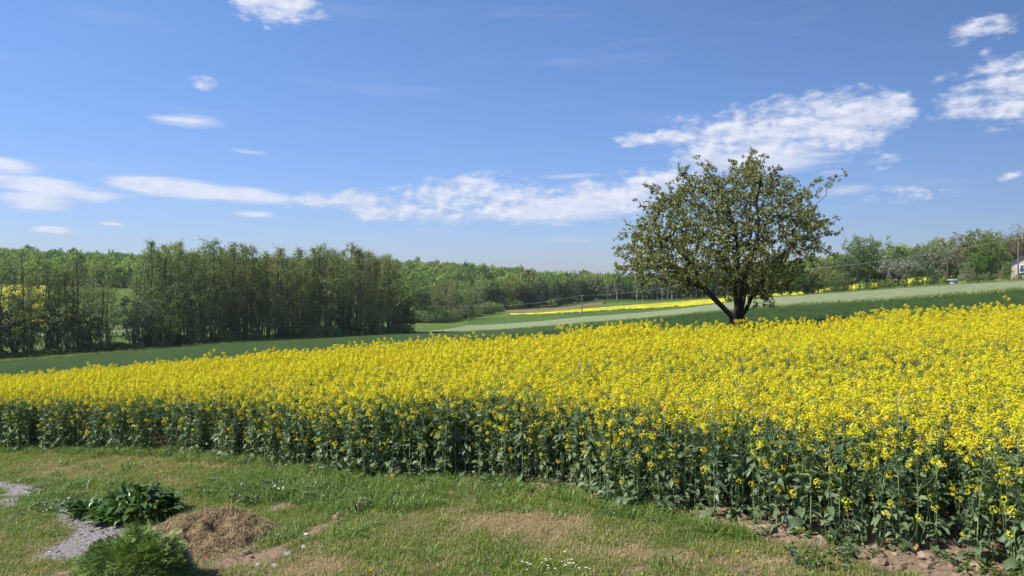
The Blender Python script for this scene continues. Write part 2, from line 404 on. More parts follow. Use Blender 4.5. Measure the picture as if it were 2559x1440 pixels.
def tubes(p, q, r0, r1, k=5):
    """separate tapered prisms p->q"""
    p = np.asarray(p, float); q = np.asarray(q, float); n = len(p)
    d = unit(q - p); up = np.where(np.abs(d[:, 2:3]) > 0.9, [[1.0, 0, 0]], [[0, 0, 1.0]])
    a = unit(np.cross(d, up)); b = np.cross(d, a)
    t = np.arange(k) * 2 * PI / k
    ring = a[:, None] * np.cos(t)[None, :, None] + b[:, None] * np.sin(t)[None, :, None]
    v = np.concatenate([p[:, None] + ring * np.reshape(r0, (-1, 1, 1)), q[:, None] + ring * np.reshape(r1, (-1, 1, 1))], 1)
    i = np.arange(k); j = (i + 1) % k
    f = np.stack([i, j, j + k, i + k], 1)[None] + (np.arange(n) * 2 * k)[:, None, None]
    return v.reshape(-1, 3), f.reshape(-1, 4)
def pathtube(pts, rad, k=6, cap=True):
    pts = np.asarray(pts, float); n = len(pts)
    d = unit(np.gradient(pts, axis=0)); ref = np.array([0.31, 0.95, 0.05])
    a = unit(np.cross(d, ref)); b = np.cross(d, a); t = np.arange(k) * 2 * PI / k
    v = pts[:, None] + (a[:, None] * np.cos(t)[None, :, None] + b[:, None] * np.sin(t)[None, :, None]) * np.reshape(rad, (-1, 1, 1))
    i = np.arange(k); j = (i + 1) % k
    f = (np.stack([i, j, j + k, i + k], 1)[None] + (np.arange(n - 1) * k)[:, None, None]).reshape(-1, 4)
    return v.reshape(-1, 3), f
def leafquads(c, rng, L, Wd, dirs=None, spread=1.0, fold=0.0):
    """diamond leaves at centres c"""
    n = len(c)
    d = unit(rng.normal(size=(n, 3)) * spread + (0 if dirs is None else dirs))
    s = unit(np.cross(d, rng.normal(size=(n, 3))))
    L = np.broadcast_to(L, n)[:, None] * rng.uniform(0.7, 1.3, (n, 1)); Wd = np.broadcast_to(Wd, n)[:, None] * rng.uniform(0.7, 1.3, (n, 1))
    v = np.stack([c - d * L / 2, c + s * Wd / 2, c + d * L / 2, c - s * Wd / 2], 1).reshape(-1, 3)
    f = np.arange(4 * n).reshape(n, 4)
    return v, f
def box(x0, x1, y0, y1, z0, z1):
    v = [(x, y, z) for z in (z0, z1) for y in (y0, y1) for x in (x0, x1)]
    f = [(0, 2, 3, 1), (4, 5, 7, 6), (0, 1, 5, 4), (2, 6, 7, 3), (0, 4, 6, 2), (1, 3, 7, 5)]
    return np.array(v, float), np.array(f)

def scatter(name, protos, pos, rotz, scale, idx, tilt=None, **props):
    """one object of kind stuff: a point cloud that instances the given prototype meshes"""
    pc = bpy.data.collections.new(name + '_kinds')
    for i, me in enumerate(protos):
        pc.objects.link(bpy.data.objects.new('%s_kind_%02d' % (name, i), me))
    n = len(pos)
    me = bpy.data.meshes.new(name); me.vertices.add(n); me.vertices.foreach_set('co', np.asarray(pos, np.float32).ravel())
    rot = np.zeros((n, 3), np.float32); rot[:, 2] = rotz
    if tilt is not None: rot[:, :2] = tilt
    sc = np.asarray(scale, np.float32)
    if sc.ndim == 1: sc = np.repeat(sc[:, None], 3, 1)
    for nm, t, dat in (('rot', 'FLOAT_VECTOR', rot), ('scl', 'FLOAT_VECTOR', sc)):
        at_ = me.attributes.new(nm, t, 'POINT'); at_.data.foreach_set('vector', dat.ravel())
    ai = me.attributes.new('kindno', 'INT', 'POINT'); ai.data.foreach_set('value', np.asarray(idx, np.int32))
    o = obj(name, me, None)
    for k, v in props.items(): o[k] = v
    o['kind'] = 'stuff'
    ng = bpy.data.node_groups.new(name + '_spread', 'GeometryNodeTree')
    ng.interface.new_socket('Geometry', in_out='INPUT', socket_type='NodeSocketGeometry')
    ng.interface.new_socket('Geometry', in_out='OUTPUT', socket_type='NodeSocketGeometry')
    N = ng.nodes; L = ng.links
    gi = N.new('NodeGroupInput'); go = N.new('NodeGroupOutput')
    ci = N.new('GeometryNodeCollectionInfo'); ci.inputs[0].default_value = pc
    ci.inputs['Separate Children'].default_value = True; ci.inputs['Reset Children'].default_value = True
    iop = N.new('GeometryNodeInstanceOnPoints'); iop.inputs['Pick Instance'].default_value = True
    def attr(nm, dt):
        a = N.new('GeometryNodeInputNamedAttribute'); a.data_type = dt; a.inputs[0].default_value = nm; return a.outputs[0]
    e2r = N.new('FunctionNodeEulerToRotation')
    L.new(gi.outputs[0], iop.inputs['Points']); L.new(ci.outputs[0], iop.inputs['Instance'])
    L.new(attr('kindno', 'INT'), iop.inputs['Instance Index']); L.new(attr('rot', 'FLOAT_VECTOR'), e2r.inputs[0])
    L.new(e2r.outputs[0], iop.inputs['Rotation']); L.new(attr('scl', 'FLOAT_VECTOR'), iop.inputs['Scale'])
    L.new(iop.outputs[0], go.inputs[0])
    md = o.modifiers.new('spread', 'NODES'); md.node_group = ng
    return o

# ------------------------------------------------------------------ ground sheet
NX0, NX1, NY0, NY1, NS = -15.0, 8.0, 4.2, 18.0, 0.07   # fine lawn patch
def build_ground():
    rs = [0.0]; r = 1.0
    while r < 1500: rs.append(r); r *= 1.045 if r < 900 else 1.12
    rs = np.array(rs[1:]); na = 400
    a = np.arange(na) * 2 * PI / na
    X = np.outer(rs, np.sin(a)); Y = np.outer(rs, np.cos(a))
    Z = hz(X, Y)
    global HAZE_BOTTOM
    HAZE_BOTTOM = float(Z.min()) - 1.5
    print('ground z', Z.min(), Z.max())
    m = np.clip(np.minimum.reduce([X - NX0, NX1 - X, Y - NY0, NY1 - Y]) / 0.6, 0, 1)
    Z = Z - 0.25 * m
    v = np.stack([X, Y, Z], -1).reshape(-1, 3)
    v = np.concatenate([v, [[0, 0, h1(0, 0)]]])
    i = np.arange(len(rs) - 1)[:, None] * na; j = np.arange(na)[None]; jn = (j + 1) % na
    f = np.stack([i + j, i + na + j, i + na + jn, i + jn], -1).reshape(-1, 4)
    c = len(v) - 1
    t = np.stack([np.full(na, c), np.arange(na), (np.arange(na) + 1) % na], 1)
    obj('ground', mesh_np('ground', v, [f, t], M_meadow, True), kind='structure')
build_ground()

# ---- near edge of the rapeseed field, as a plan curve
edge_px = [(-500, 1118), (-150, 1124), (0, 1127), (200, 1129), (400, 1136), (600, 1157), (800, 1188), (1000, 1200), (1200, 1208), (1350, 1228), (1500, 1254), (1700, 1296), (1850, 1332), (2000, 1352),
           (2150, 1376), (2300, 1405), (2450, 1436), (2559, 1458), (2650, 1490)]
edge = np.array([ground_at(px, py) for px, py in edge_px])
edge = np.concatenate([edge, [[5.4, 4.0], [6.0, 1.0], [30, -1]]])
def y_near(x): return np.interp(x, edge[:, 0], edge[:, 1])
far_xy = np.array([(-60, 42), (-35, 36), (-21, 30), (-9.1, 26), (0, 22), (7, 20.8), (14, 20), (40, 18)])
def y_far(x): return np.interp(x, far_xy[:, 0], far_xy[:, 1])

def to_px(x, y, z): return CX + F * x / y, HY - F * (z - CAMZ) / y
# lawn character, from where the patches lie on the ground
def patches(px, py, lst):
    s = np.zeros_like(px)
    for (a, b, rx, ry, w, *t) in lst:
        t = t[0] if t else 0
        dx, dy = px - a, py - b
        u = (dx * math.cos(t) + dy * math.sin(t)) / rx; v = (dy * math.cos(t) - dx * math.sin(t)) / ry
        s = s + w * np.exp(-(u * u + v * v))
    return s
DRY = [(1290, 1315, 140, 28, .75), (1150, 1222, 220, 22, .55), (800, 1412, 130, 26, .7), (1600, 1395, 130, 26, .45), (430, 1160, 190, 16, .6), (150, 1180, 120, 12, .35), (1420, 1370, 120, 20, .45),
       (1000, 1300, 110, 22, .35), (1950, 1410, 160, 20, .4), (60, 1390, 90, 30, .25), (500, 1215, 140, 14, .3), (1350, 1290, 160, 20, .3),
       (820, 1240, 330, 45, -.8), (1500, 1262, 180, 25, -.5), (700, 1185, 220, 24, -.5), (80, 1300, 110, 50, -.3), (900, 1385, 110, 24, -.35), (1380, 1425, 120, 26, -.4), (60, 1230, 160, 18, -.3), (1750, 1345, 160, 20, -.5), (1230,1400,80,30,-.4)]
LUSH = [(830, 1250, 160, 40, 1.0), (640, 1225, 120, 22, .9), (900, 1215, 260, 26, .8), (750, 1340, 90, 24, .8, -.3), (700, 1195, 180, 18, .6), (1050, 1230, 180, 20, .6), (180, 1218, 160, 14, .7), (100, 1255, 90, 24, .8),
        (1560, 1280, 130, 18, .6, .2), (1750, 1322, 150, 14, .8, .2), (330, 1150, 60, 10, .3), (60, 1330, 60, 18, .4), (900,1330,80,16,.7,-.4), (230, 1370, 60, 20, .6), (2430,1430,120,30,.7), (1000,1262,150,18,.6)]
SOIL = [(700, 1268, 40, 9, 1.1, -.2), (620, 1395, 120, 22, 1.0, -.15), (1360, 1355, 75, 5, 1.2, -.6), (800, 1320, 90, 7, 1.0, -.5), (860, 1290, 50, 8, .8, -.5), (2000, 1350, 130, 16, 1.1, .15), (2200, 1395, 160, 22, 1.2, .2),
        (2400, 1425, 160, 30, 1.2, .1), (1860, 1430, 90, 12, .8), (1560, 1330, 60, 8, .4), (1900, 1310, 60, 16, .9), (160, 1436, 40, 10, .9), (960, 1195, 60, 6, .7), (1600, 1425, 60, 10, .6), (750, 1350, 60, 6, .7, -.4)]
ASH = [(235, 1350, 105, 34, 1.3, -.35), (190, 1300, 60, 34, 1.0, .4), (250, 1310, 90, 20, .9, .3), (160, 1388, 60, 12, 1.0, -.1), (50, 1225, 70, 16, 1.1, .1), (20, 1255, 40, 14, .9), (165, 1265, 30, 16, .6)]
def character(x, y):
    px, py = to_px(x, y, hz(x, y))
    dry = 0.30 + 1.3 * (fbm(x, y, 1.4, 5, 3) - 0.5) + patches(px, py, DRY) + 0.7 * (fbm(x, y, 5.0, 3, 9) - 0.5)
    lush = patches(px, py, LUSH) + 1.6 * (fbm(x, y, 2.2, 4, 21) - 0.5)
    soil = patches(px, py, SOIL) + 0.5 * (fbm(x, y, 4.0, 3, 5) - 0.5)
    so_ = np.interp(px, [1600, 1900], [-.35, .12]); soil = np.maximum(soil, np.clip((y - y_near(x) + so_) / 0.25, 0, 1))
    ash = patches(px, py, ASH) + 1.3 * (fbm(x, y, 4.0, 4, 31) - 0.5)
    return dry, lush, soil, ash
def build_lawn():
    xs = np.arange(NX0, NX1, NS); ys = np.arange(NY0, NY1, NS)
    X, Y = np.meshgrid(xs, ys)
    dry, lush, soil, ash = character(X, Y)
    so = np.clip((soil - 0.35) / 0.3, 0, 1); inr = np.clip((Y - y_near(X)) / 0.4 + .3, 0, 1)
    Z = hz(X, Y) + 0.02 * (fbm(X, Y, 3, 3, 8) - .5) + so * 0.05 * (fbm(X, Y, 7, 3, 4) - .6) + inr * 0.10 * (fbm(X, Y, 5, 3, 14) - .45)
    px, py = to_px(X, Y, Z)
    Z -= 0.06 * np.clip(patches(px, py, [(1360, 1355, 75, 5, 1.2, -.6)]), 0, 1)
    e = np.minimum.reduce([X - NX0, NX1 - NS - X, Y - NY0, NY1 - NS - Y]); Z -= np.clip(1 - e / 0.5, 0, 1) * 0.12
    ny, nx = X.shape
    i = np.arange(ny - 1)[:, None] * nx; j = np.arange(nx - 1)[None]
    f = np.stack([i + j, i + j + 1, i + nx + j + 1, i + nx + j], -1).reshape(-1, 4)
    me = mesh_np('lawn', np.stack([X, Y, Z], -1).reshape(-1, 3), f, None, True)
    green = np.array([0.055, 0.085, 0.022]); straw = np.array([0.25, 0.185, 0.095]); earth = np.array([0.29, 0.205, 0.135]); grey = np.array([0.30, 0.27, 0.25])
    d = np.clip(dry * 0.9 + 0.12, 0, 1)[..., None]
    c = green * (1 - d) + straw * d
    c = c * (1 - so[..., None]) + earth * so[..., None]
    a = np.clip((ash - 0.45) / 0.3, 0, 1)[..., None]
    c = c * (1 - a) + grey * a
    ca = me.color_attributes.new('tone', 'FLOAT_COLOR', 'POINT')
    ca.data.foreach_set('color', np.concatenate([c, np.ones_like(c[..., :1])], -1).astype(np.float32).ravel())
    m = bpy.data.materials.new('lawn_soil'); m.use_nodes = True
    T = NT(m.node_tree); b = T.n['Principled BSDF']
    at_ = T.new('ShaderNodeAttribute', attribute_name='tone'); g = T.new('ShaderNodeNewGeometry')
    n = T.noise(g.outputs['Position'], 22, 6, 0.7)
    mm = T.new('ShaderNodeMix', data_type='RGBA', blend_type='MULTIPLY'); mm.inputs[0].default_value = 1
    T.l.new(at_.outputs['Color'], mm.inputs[6]); T.l.new(T.mix(T.mapr(n, 0.3, 0.7), (0.55, 0.55, 0.55), (1.3, 1.3, 1.3)), mm.inputs[7])
    T.l.new(mm.outputs[2], b.inputs['Base Color']); b.inputs['Roughness'].default_value = 0.97; b.inputs['Specular IOR Level'].default_value = 0.05
    bp = T.new('ShaderNodeBump'); bp.inputs['Strength'].default_value = 0.9; bp.inputs['Distance'].default_value = 0.03
    T.l.new(T.noise(g.outputs['Position'], 35, 8, 0.7), bp.inputs['Height']); T.l.new(bp.outputs[0], b.inputs['Normal'])
    me.materials.append(m)
    obj('lawn', me, kind='structure')
build_lawn()

# ------------------------------------------------------------------ fields (crop surfaces stand their own height above the ground)
def sheet(name, bot, top, mat, lift=0.4, nc=160, nr=30, bump=0.06, bs=1.5, world_bot=False):
    """bot/top: lists of (column in px, distance) pairs; or plan points when world_bot"""
    def curve(lst, n, w):
        p = np.array([(q if w else (at(*q), q[1])) for q in lst], float)
        s = np.concatenate([[0], np.cumsum(np.hypot(*np.diff(p, axis=0).T))])
        t = np.linspace(0, s[-1], n)
        return np.stack([np.interp(t, s, p[:, 0]), np.interp(t, s, p[:, 1])], 1)
    B = curve(bot, nc, world_bot); Tp = curve(top, nc, False)
    v = np.linspace(0, 1, nr) ** 1.4
    G = B[None] * (1 - v)[:, None, None] + Tp[None] * v[:, None, None]
    X, Y = G[..., 0], G[..., 1]
    Z = hz(X, Y) + lift + bump * (fbm(X, Y, bs, 3, 2) - .5) * 2
    Zb = hz(X, Y) - 0.5
    v1 = np.stack([X, Y, Z], -1).reshape(-1, 3)
    i = np.arange(nr - 1)[:, None] * nc; j = np.arange(nc - 1)[None]
    f = np.stack([i + j, i + j + 1, i + nc + j + 1, i + nc + j], -1).reshape(-1, 4)
    # skirt all round
    idx = np.concatenate([np.arange(nc), np.arange(1, nr) * nc + nc - 1, (nr - 1) * nc + np.arange(nc - 2, -1, -1), np.arange(nr - 2, 0, -1) * nc])
    sk = v1[idx].copy(); sk[:, 2] = Zb.ravel()[idx]
    k = len(v1); m = len(idx); a = np.arange(m); b = (a + 1) % m
    f2 = np.stack([idx[a], k + a, k + b, idx[b]], 1)
    return obj(name, mesh_np(name, np.concatenate([v1, sk]), [f, f2], mat, True), kind='structure')
sheet('wheat_field', [(x, float(y_far(x)) + 0.5) for x in (-45, -35, -21, -9, 0, 7, 14, 40)],
      [(-300, 118), (0, 124), (200, 129), (620, 149), (900, 174), (1000, 184), (1172, 198), (1455, 169), (1640, 149), (1900, 111), (2230, 84.5), (2559, 62.5), (3000, 44)],
      M_wheat, 0.35, 420, 120, 0.05, 1.2, world_bot=True)
sheet('rye_field', [(955, 186), (1010, 188), (1172, 200), (1455, 170), (1640, 150), (1900, 112), (2230, 85), (2559, 63), (3000, 44.5)],
      [(956, 187), (1010, 196), (1172, 268), (1455, 234), (1640, 213), (1900, 174), (2230, 144), (2559, 117.5), (3000, 90)], M_rye, 0.45, 300, 60, 0.08, .7)
sheet('distant_rapeseed_field', [(1275, 330), (1455, 291), (1640, 251), (1743, 231), (2003, 201), (2157, 181), (2330, 169)],
      [(1276, 331), (1455, 303), (1640, 271), (1743, 251), (2003, 212), (2157, 192), (2330, 178)], M_farrape, 0.9, 200, 16, 0.12, .5)
sheet('fallow_strip', [(1255, 372), (1400, 345), (1510, 340)], [(1270, 380), (1400, 372), (1512, 362)], M_fallow, 0.4, 60, 10, 0.15, .3)
sheet('green_crop_field', [(1180, 275), (1455, 244), (1640, 220), (1900, 180)], [(1150, 318), (1455, 284), (1640, 246), (1900, 196)], M_crop2, 0.3, 90, 16, 0.05, .5)
sheet('upper_wheat_field', [(1400, 376), (1600, 350), (1800, 320)], [(1420, 405), (1600, 404), (1800, 380)], M_wheat, 0.3, 60, 12, 0.05, .5)
sheet('valley_rapeseed_field', [(-420, 196), (0, 203), (132, 215)], [(-420, 380), (0, 382), (118, 380)], M_farrape, 1.2, 80, 60, 0.15, .5)
sheet('garden_ground', [(1990, 168), (2230, 146), (2559, 119), (3000, 92)], [(1990, 178), (2230, 168), (2559, 160), (3000, 150)], M_garden, 0.12, 120, 20, 0.03, 1)
def ribbon(name, pts, width, mat, lift):
    p = np.array([(at(a, b), b) for a, b in pts]); t = np.linspace(0, 1, 120); s = np.linspace(0, 1, len(p))
    x = np.interp(t, s, p[:, 0]); y = np.interp(t, s, p[:, 1])
    d = unit(np.stack([np.gradient(x), np.gradient(y)], 1)); n = np.stack([-d[:, 1], d[:, 0]], 1) * width / 2
    L = []
    for k in (1, .5, -.5, -1):
        X, Y = x + n[:, 0] * k, y + n[:, 1] * k
        L.append(np.stack([X, Y, hz(X, Y) + (lift if abs(k) < 1 else -0.3)], 1))
    v = np.stack(L, 1).reshape(-1, 3); i = np.arange(119)[:, None] * 4; j = np.arange(3)[None]
    f = np.stack([i + j, i + j + 1, i + j + 5, i + j + 4], -1).reshape(-1, 4)
    obj(name, mesh_np(name, v, f, mat, True), kind='structure')
ribbon('field_path', [(-420, 188), (0, 192), (185, 205), (370, 221), (520, 236), (700, 255)], 3.6, M_path, 0.45)

# ------------------------------------------------------------------ trees
def skeleton(rng, roots, targets, bend=0.12, up=0.25, seg=3, rmin=0.012, power=2.3, lowpen=0.8):
    """roots: list of node chains [(x,y,z)...]; targets: (n,3) points reached by the nearest limb"""
    nodes = []; par = []
    for ch in roots:
        prev = ch[0] if isinstance(ch[0], int) else -1
        for p in (ch[1:] if isinstance(ch[0], int) else ch):
            nodes.append(np.array(p, float)); par.append(prev); prev = len(nodes) - 1
    base = nodes[0]
    order = np.argsort(np.min([np.linalg.norm(targets - n, axis=1) for n in nodes], axis=0))
    tips = []
    NA = np.zeros((len(nodes) + len(targets) * seg + 2, 3)); NA[:len(nodes)] = nodes; cnt = len(nodes)
    for t in targets[order]:
        d = np.linalg.norm(NA[:cnt] - t, axis=1)
        pen = np.maximum(0, NA[:cnt, 2] - (t[2] - 0.3 * d)) * lowpen
        k = int(np.argmin(d + pen)); a = NA[k]; L = d[k]; prev = k
        for s in range(1, seg + 1):
            u = s / seg
            p = a + (t - a) * u
            if s < seg: p = p + rng.normal(size=3) * L * bend * 0.5 + np.array([0, 0, -up * L * u * (1 - u)])
            NA[cnt] = p; nodes.append(p); par.append(prev); prev = cnt; cnt += 1
        tips.append(cnt - 1)
    n = cnt; load = np.zeros(n)
    for i in tips: load[i] += 1
    for i in range(n - 1, 0, -1):
        if par[i] >= 0: load[par[i]] += max(load[i], 1e-3)
    rad = rmin * np.maximum(load, 1) ** (1 / power)
    return NA[:n], np.array(par), rad, np.array(tips)
def wood_mesh(NA, par, rad, rscale=1.0, k=5, kmin=3, thin=0.03):
    i = np.where(par >= 0)[0]; p = par[i]
    r0 = np.minimum(rad[p], rad[i] * 1.5) * rscale; r1 = rad[i] * rscale
    acc = Acc(); big = r0 > thin
    for sel, kk in ((big, k), (~big, kmin)):
        if sel.any():
            P0 = NA[p[sel]]; P1 = NA[i[sel]]; P1 = P1 + unit(P1 - P0) * (r1[sel, None] * 0.35)
            acc.add(*tubes(P0, P1, r0[sel], r1[sel], kk))
    return acc

def make_alder(seed, H=18.0, brown=False):
    rng = np.random.default_rng(seed)
    lean = rng.normal(size=2) * 0.5
    nz = 10
    stems = []
    z = np.linspace(-0.4, H * 0.96, nz)
    ch = [(lean[0] * (t / H) ** 1.5 + rng.normal() * 0.08, lean[1] * (t / H) ** 1.5 + rng.normal() * 0.08, t) for t in np.maximum(z, -0.4)]
    ch = [(a.real if isinstance(a, complex) else a, b.real if isinstance(b, complex) else b, t) for a, b, t in ch] if False else [(lean[0] * max(t, 0) / H + rng.normal() * 0.07, lean[1] * max(t, 0) / H + rng.normal() * 0.07, t) for t in z]
    stems.append(ch)
    if rng.random() < 0.4:
        o = rng.normal(size=2) * 0.35; l2 = rng.normal(size=2) * 1.6; h2 = H * rng.uniform(0.7, 0.9)
        stems.append([(o[0] + l2[0] * max(t, 0) / h2, o[1] + l2[1] * max(t, 0) / h2, t) for t in np.linspace(-0.4, h2, 8)])
    n = 120
    hh = H * (0.14 + 0.88 * rng.random(n) ** 0.8)
    prof = np.interp(hh / H, [0.15, 0.35, 0.6, 0.8, 0.93, 1.03], [2.0, 2.6, 2.9, 2.4, 1.5, 0.25])
    a = rng.random(n) * 2 * PI; r = prof * np.sqrt(rng.random(n)) * rng.uniform(0.75, 1.2)
    T = np.stack([np.cos(a) * r + lean[0] * hh / H, np.sin(a) * r + lean[1] * hh / H, hh], 1)
    NA, par, rad, tips = skeleton(rng, stems, T, 0.15, 0.15, 3, 0.018, 2.1, 1.2)
    w = wood_mesh(NA, par, rad, 1.15, 6, 3, 0.05)
    # fine twigs
    tp = NA[np.repeat(tips, 4)]; d = unit(rng.normal(size=(len(tp), 3)) + np.array([0, 0, 0.5])) * rng.uniform(0.5, 1.2, (len(tp), 1))
    w.add(*tubes(tp, tp + d, np.full(len(tp), 0.012), np.full(len(tp), 0.006), 3))
    q = rng.integers(0, len(tp), 1900)
    c = tp[q] + d[q] * rng.random((len(q), 1)) * 1.15 + rng.normal(size=(len(q), 3)) * 0.22
    lv, lf = leafquads(c, rng, 0.27, 0.19)
    A = Acc(); A.add(lv, lf)
    return w.mesh('alder_trunk', M_bark), A.mesh('alder_crown', M_alder_brown if brown else M_alder)

def make_broad(seed, H=12.0, Wd=8.0, base=0.22, n=150, nl=3600, ls=0.34, stems=1, shape='round', wood=None, leaf=None, spread=0.45, sag=0.15, twig=4):
    rng = np.random.default_rng(seed)
    roots = [[(0, 0, -0.4), (0.05, 0, H * base * 0.5), (rng.normal() * .15, rng.normal() * .15, H * base)]]
    m = 3 if stems == 1 else stems
    for k in range(m):
        a = 2 * PI * k / m + rng.random(); s = 2 if stems == 1 else 0
        top = (math.cos(a) * Wd * 0.2, math.sin(a) * Wd * 0.2, H * rng.uniform(0.55, 0.8))
        b0 = roots[0][s]
        roots.append([s] + [tuple(b0[i] + (top[i] - b0[i]) * u for i in range(3)) for u in (0.33, 0.66, 1.0)])
    g = rng.normal(size=(n * 4, 3)); g = unit(g) * (rng.random((n * 4, 1)) ** 0.40)
    lump = 1 + 0.28 * np.sin(g[:, 0] * 5 + seed) * np.cos(g[:, 1] * 4.3 + seed * 2) + 0.2 * np.sin(g[:, 2] * 7 + seed)
    g = (g * lump[:, None])[:n]
    zc = H * (base + 1.0) / 2; zr = H * (1.0 - base) / 2
    wx = Wd / 2
    if shape == 'cone': wf = np.interp(g[:, 2], [-1, -.6, 0, 1], [0.6, 1.0, 0.8, 0.25])
    elif shape == 'vase': wf = np.interp(g[:, 2], [-1, 0, .6, 1], [0.4, 0.8, 1.1, 0.9])
    else: wf = np.ones(n)
    T = np.stack([g[:, 0] * wx * wf, g[:, 1] * wx * wf, zc + g[:, 2] * zr], 1)
    NA, par, rad, tips = skeleton(rng, roots, T, 0.18, sag, 3, 0.016, 2.15, 0.9)
    w = wood_mesh(NA, par, rad, (H / 12.0 + 0.2) * (1.7 if stems > 1 else 1), 6, 3, 0.05)
    tp = NA[np.repeat(tips, twig)]; d = unit(rng.normal(size=(len(tp), 3)) + np.array([0, 0, 0.4 if sag < .5 else -1.2])) * rng.uniform(0.4, 1.0, (len(tp), 1)) * spread * 2
    w.add(*tubes(tp, tp + d, np.full(len(tp), 0.014), np.full(len(tp), 0.006), 3))
    A = Acc()
    if nl:
        q = rng.integers(0, len(tp), nl)
        c = tp[q] + d[q] * rng.random((nl, 1)) + rng.normal(size=(nl, 3)) * spread * 0.42
        A.add(*leafquads(c, rng, ls, ls * 0.7))
    return w.mesh('tree_trunk', wood or M_bark), (A.mesh('tree_crown', leaf or M_green) if nl else None)

def place_tree(kind, tw, x, y, sc, label, cat='tree', group=None, leaf=None, wood=None, rz=None, zoff=0.0, crown_name='crown'):
    tr, cr = tw
    t = thing(kind, label, cat, (x, y, h1(x, y) + zoff), random.random() * 6.28 if rz is None else rz, sc, group)
    a = obj('trunk', tr, t)
    if wood: a.material_slots[0].link = 'OBJECT'; a.material_slots[0].material = wood
    if cr:
        b = obj(crown_name, cr, t)
        if leaf: b.material_slots[0].link = 'OBJECT'; b.material_slots[0].material = leaf
    return t

random.seed(7)
rngG = np.random.default_rng(11)
alders = [make_alder(100 + i) for i in range(8)]
# --- the alder grove in the valley
def yedge(px): return float(np.interp(px, [-300, 0, 200, 620, 1000], [121, 128, 133, 153, 184]))
def zone(px):
    Z = [(70, 'at the far left before the yellow field'), (150, 'right of the silvery willow'), (215, 'left of the grove gap'), (330, 'in the grove gap'), (400, 'just right of the grove gap'), (470, 'in the highest part of the grove'),
         (550, 'left of the grove middle'), (630, 'at the grove middle'), (710, 'right of the grove middle'), (790, 'in the right half of the grove'), (870, 'near the right end of the grove'), (950, 'before the rounded end of the grove'), (9999, 'at the rounded right end of the grove')]
    return next(t for lim, t in Z if px < lim)
def grove_label(px, row, H, brown):
    size = 'tallest' if H > 20 else 'tall' if H > 18 else 'middling' if H > 14.5 else 'low'
    r = ('front-row', 'second-row', 'third-row', 'back-row')[row]
    return '%s %s %salder with dark trunk %s' % (size, r, 'brownish ' if brown else 'green ', zone(px))
HAZE = 1
cnt = 0
px = -140.0
fronts = []
while px < 1010:
    gap = 262 < px < 330
    for row in range(2 if px < 330 else (3 if random.random() < .6 else 4)):
        if gap and random.random() < 0.45: continue
        x_px = px + random.uniform(-9, 9) + row * 5
        if x_px > 1005: continue
        Y = yedge(x_px) + row * 6.5 + random.uniform(0, 5)
        H = float(np.interp(x_px, [-140, 0, 100, 230, 330, 370, 500, 640, 850, 960, 1005], [15, 17, 19, 17, 16, 20, 20.5, 19, 20.5, 21, 17])) * random.uniform(0.88, 1.06)
        if x_px < 340: H *= random.choice([1, 0.95, 0.85, 0.7])
        if row == 0 and random.random() < .25: H *= .62
        k = random.randrange(8); br = random.random() < 0.22
        place_tree('alder_tree', alders[k], at(x_px, Y), Y, H / 18.0, grove_label(x_px, row, H, br), group='alders in the valley grove', leaf=M_alder_brown if br else None)
        cnt += 1
    px += random.uniform(17, 25) if px > 340 else random.uniform(20, 34)
# multi-stemmed willows in the thin left part
wil = [make_broad(300 + i, 11, 9, 0.06, 130, 2600, 0.24, stems=6, shape='vase', leaf=M_silver, spread=0.4) for i in range(3)]
for i, (px_, H, lab) in enumerate([(35, 12, 'silvery grey-green willow at the left edge of the picture in front of the yellow field'), (135, 11, 'many-stemmed willow fanning out beside the yellow valley field'),
                                   (-60, 11, 'silvery willow just beyond the left edge of the grove'), (330, 9.5, 'pale green young willow at the right side of the grove gap'),
                                   (205, 8, 'low bushy willow left of the single dark trunk in the grove')]):
    Y = yedge(px_) + 3
    place_tree('willow_tree', wil[i % 3], at(px_, Y), Y, H / 11, lab, group='willows at the grove edge', leaf=None if i in (0, 2) else M_alder)
grove_low = [make_broad(340 + i, 10, 7, 0.05, 150, 3000, 0.27, spread=0.5, leaf=M_alder) for i in range(3)]
for i, (px_, H, dy, lf, lab) in enumerate([(352, 13, -2, M_silver, 'pale round young tree at the left corner of the dense grove'), (420, 9, -2, M_green, 'low round tree at the front of the highest part of the grove'), (505, 8, -1, M_alder, 'low grey-green tree before the grove, left of its middle'),
        (585, 9, -1, M_deep, 'low dark tree before the grove middle'), (690, 8, -1, M_alder, 'low tree in front of the grove, right of its middle'), (775, 9.5, -1, M_green, 'light green low tree before the right half of the grove'), (850, 8, -1, M_deep, 'low dark tree before the right part of the grove'),
        (935, 10, -1, M_alder, 'rounded tree near the right end of the grove front'), (985, 15, 3, M_alder, 'rounded tall tree closing the right end of the grove'), (1003, 12, 4, M_deep, 'dark rounded tree sloping down at the right end of the grove'), (1014, 8, 1, M_deep, 'last and lowest tree at the right tip of the grove'),
        (60, 9, -1, M_green, 'round fresh green tree before the yellow valley field'), (168, 12, 0, M_alder, 'round tree right of the yellow valley field'), (235, 9, 1, M_alder, 'round low tree at the left rim of the grove gap'), (-30, 13, 1, M_silver, 'pale tree at the very left edge of the picture')]):
    Y = yedge(min(px_, 1000)) + 2 + dy
    place_tree('grove_tree', grove_low[i % 3], at(px_, Y), Y, H / 10, lab, group='round trees at the grove rim', leaf=lf)
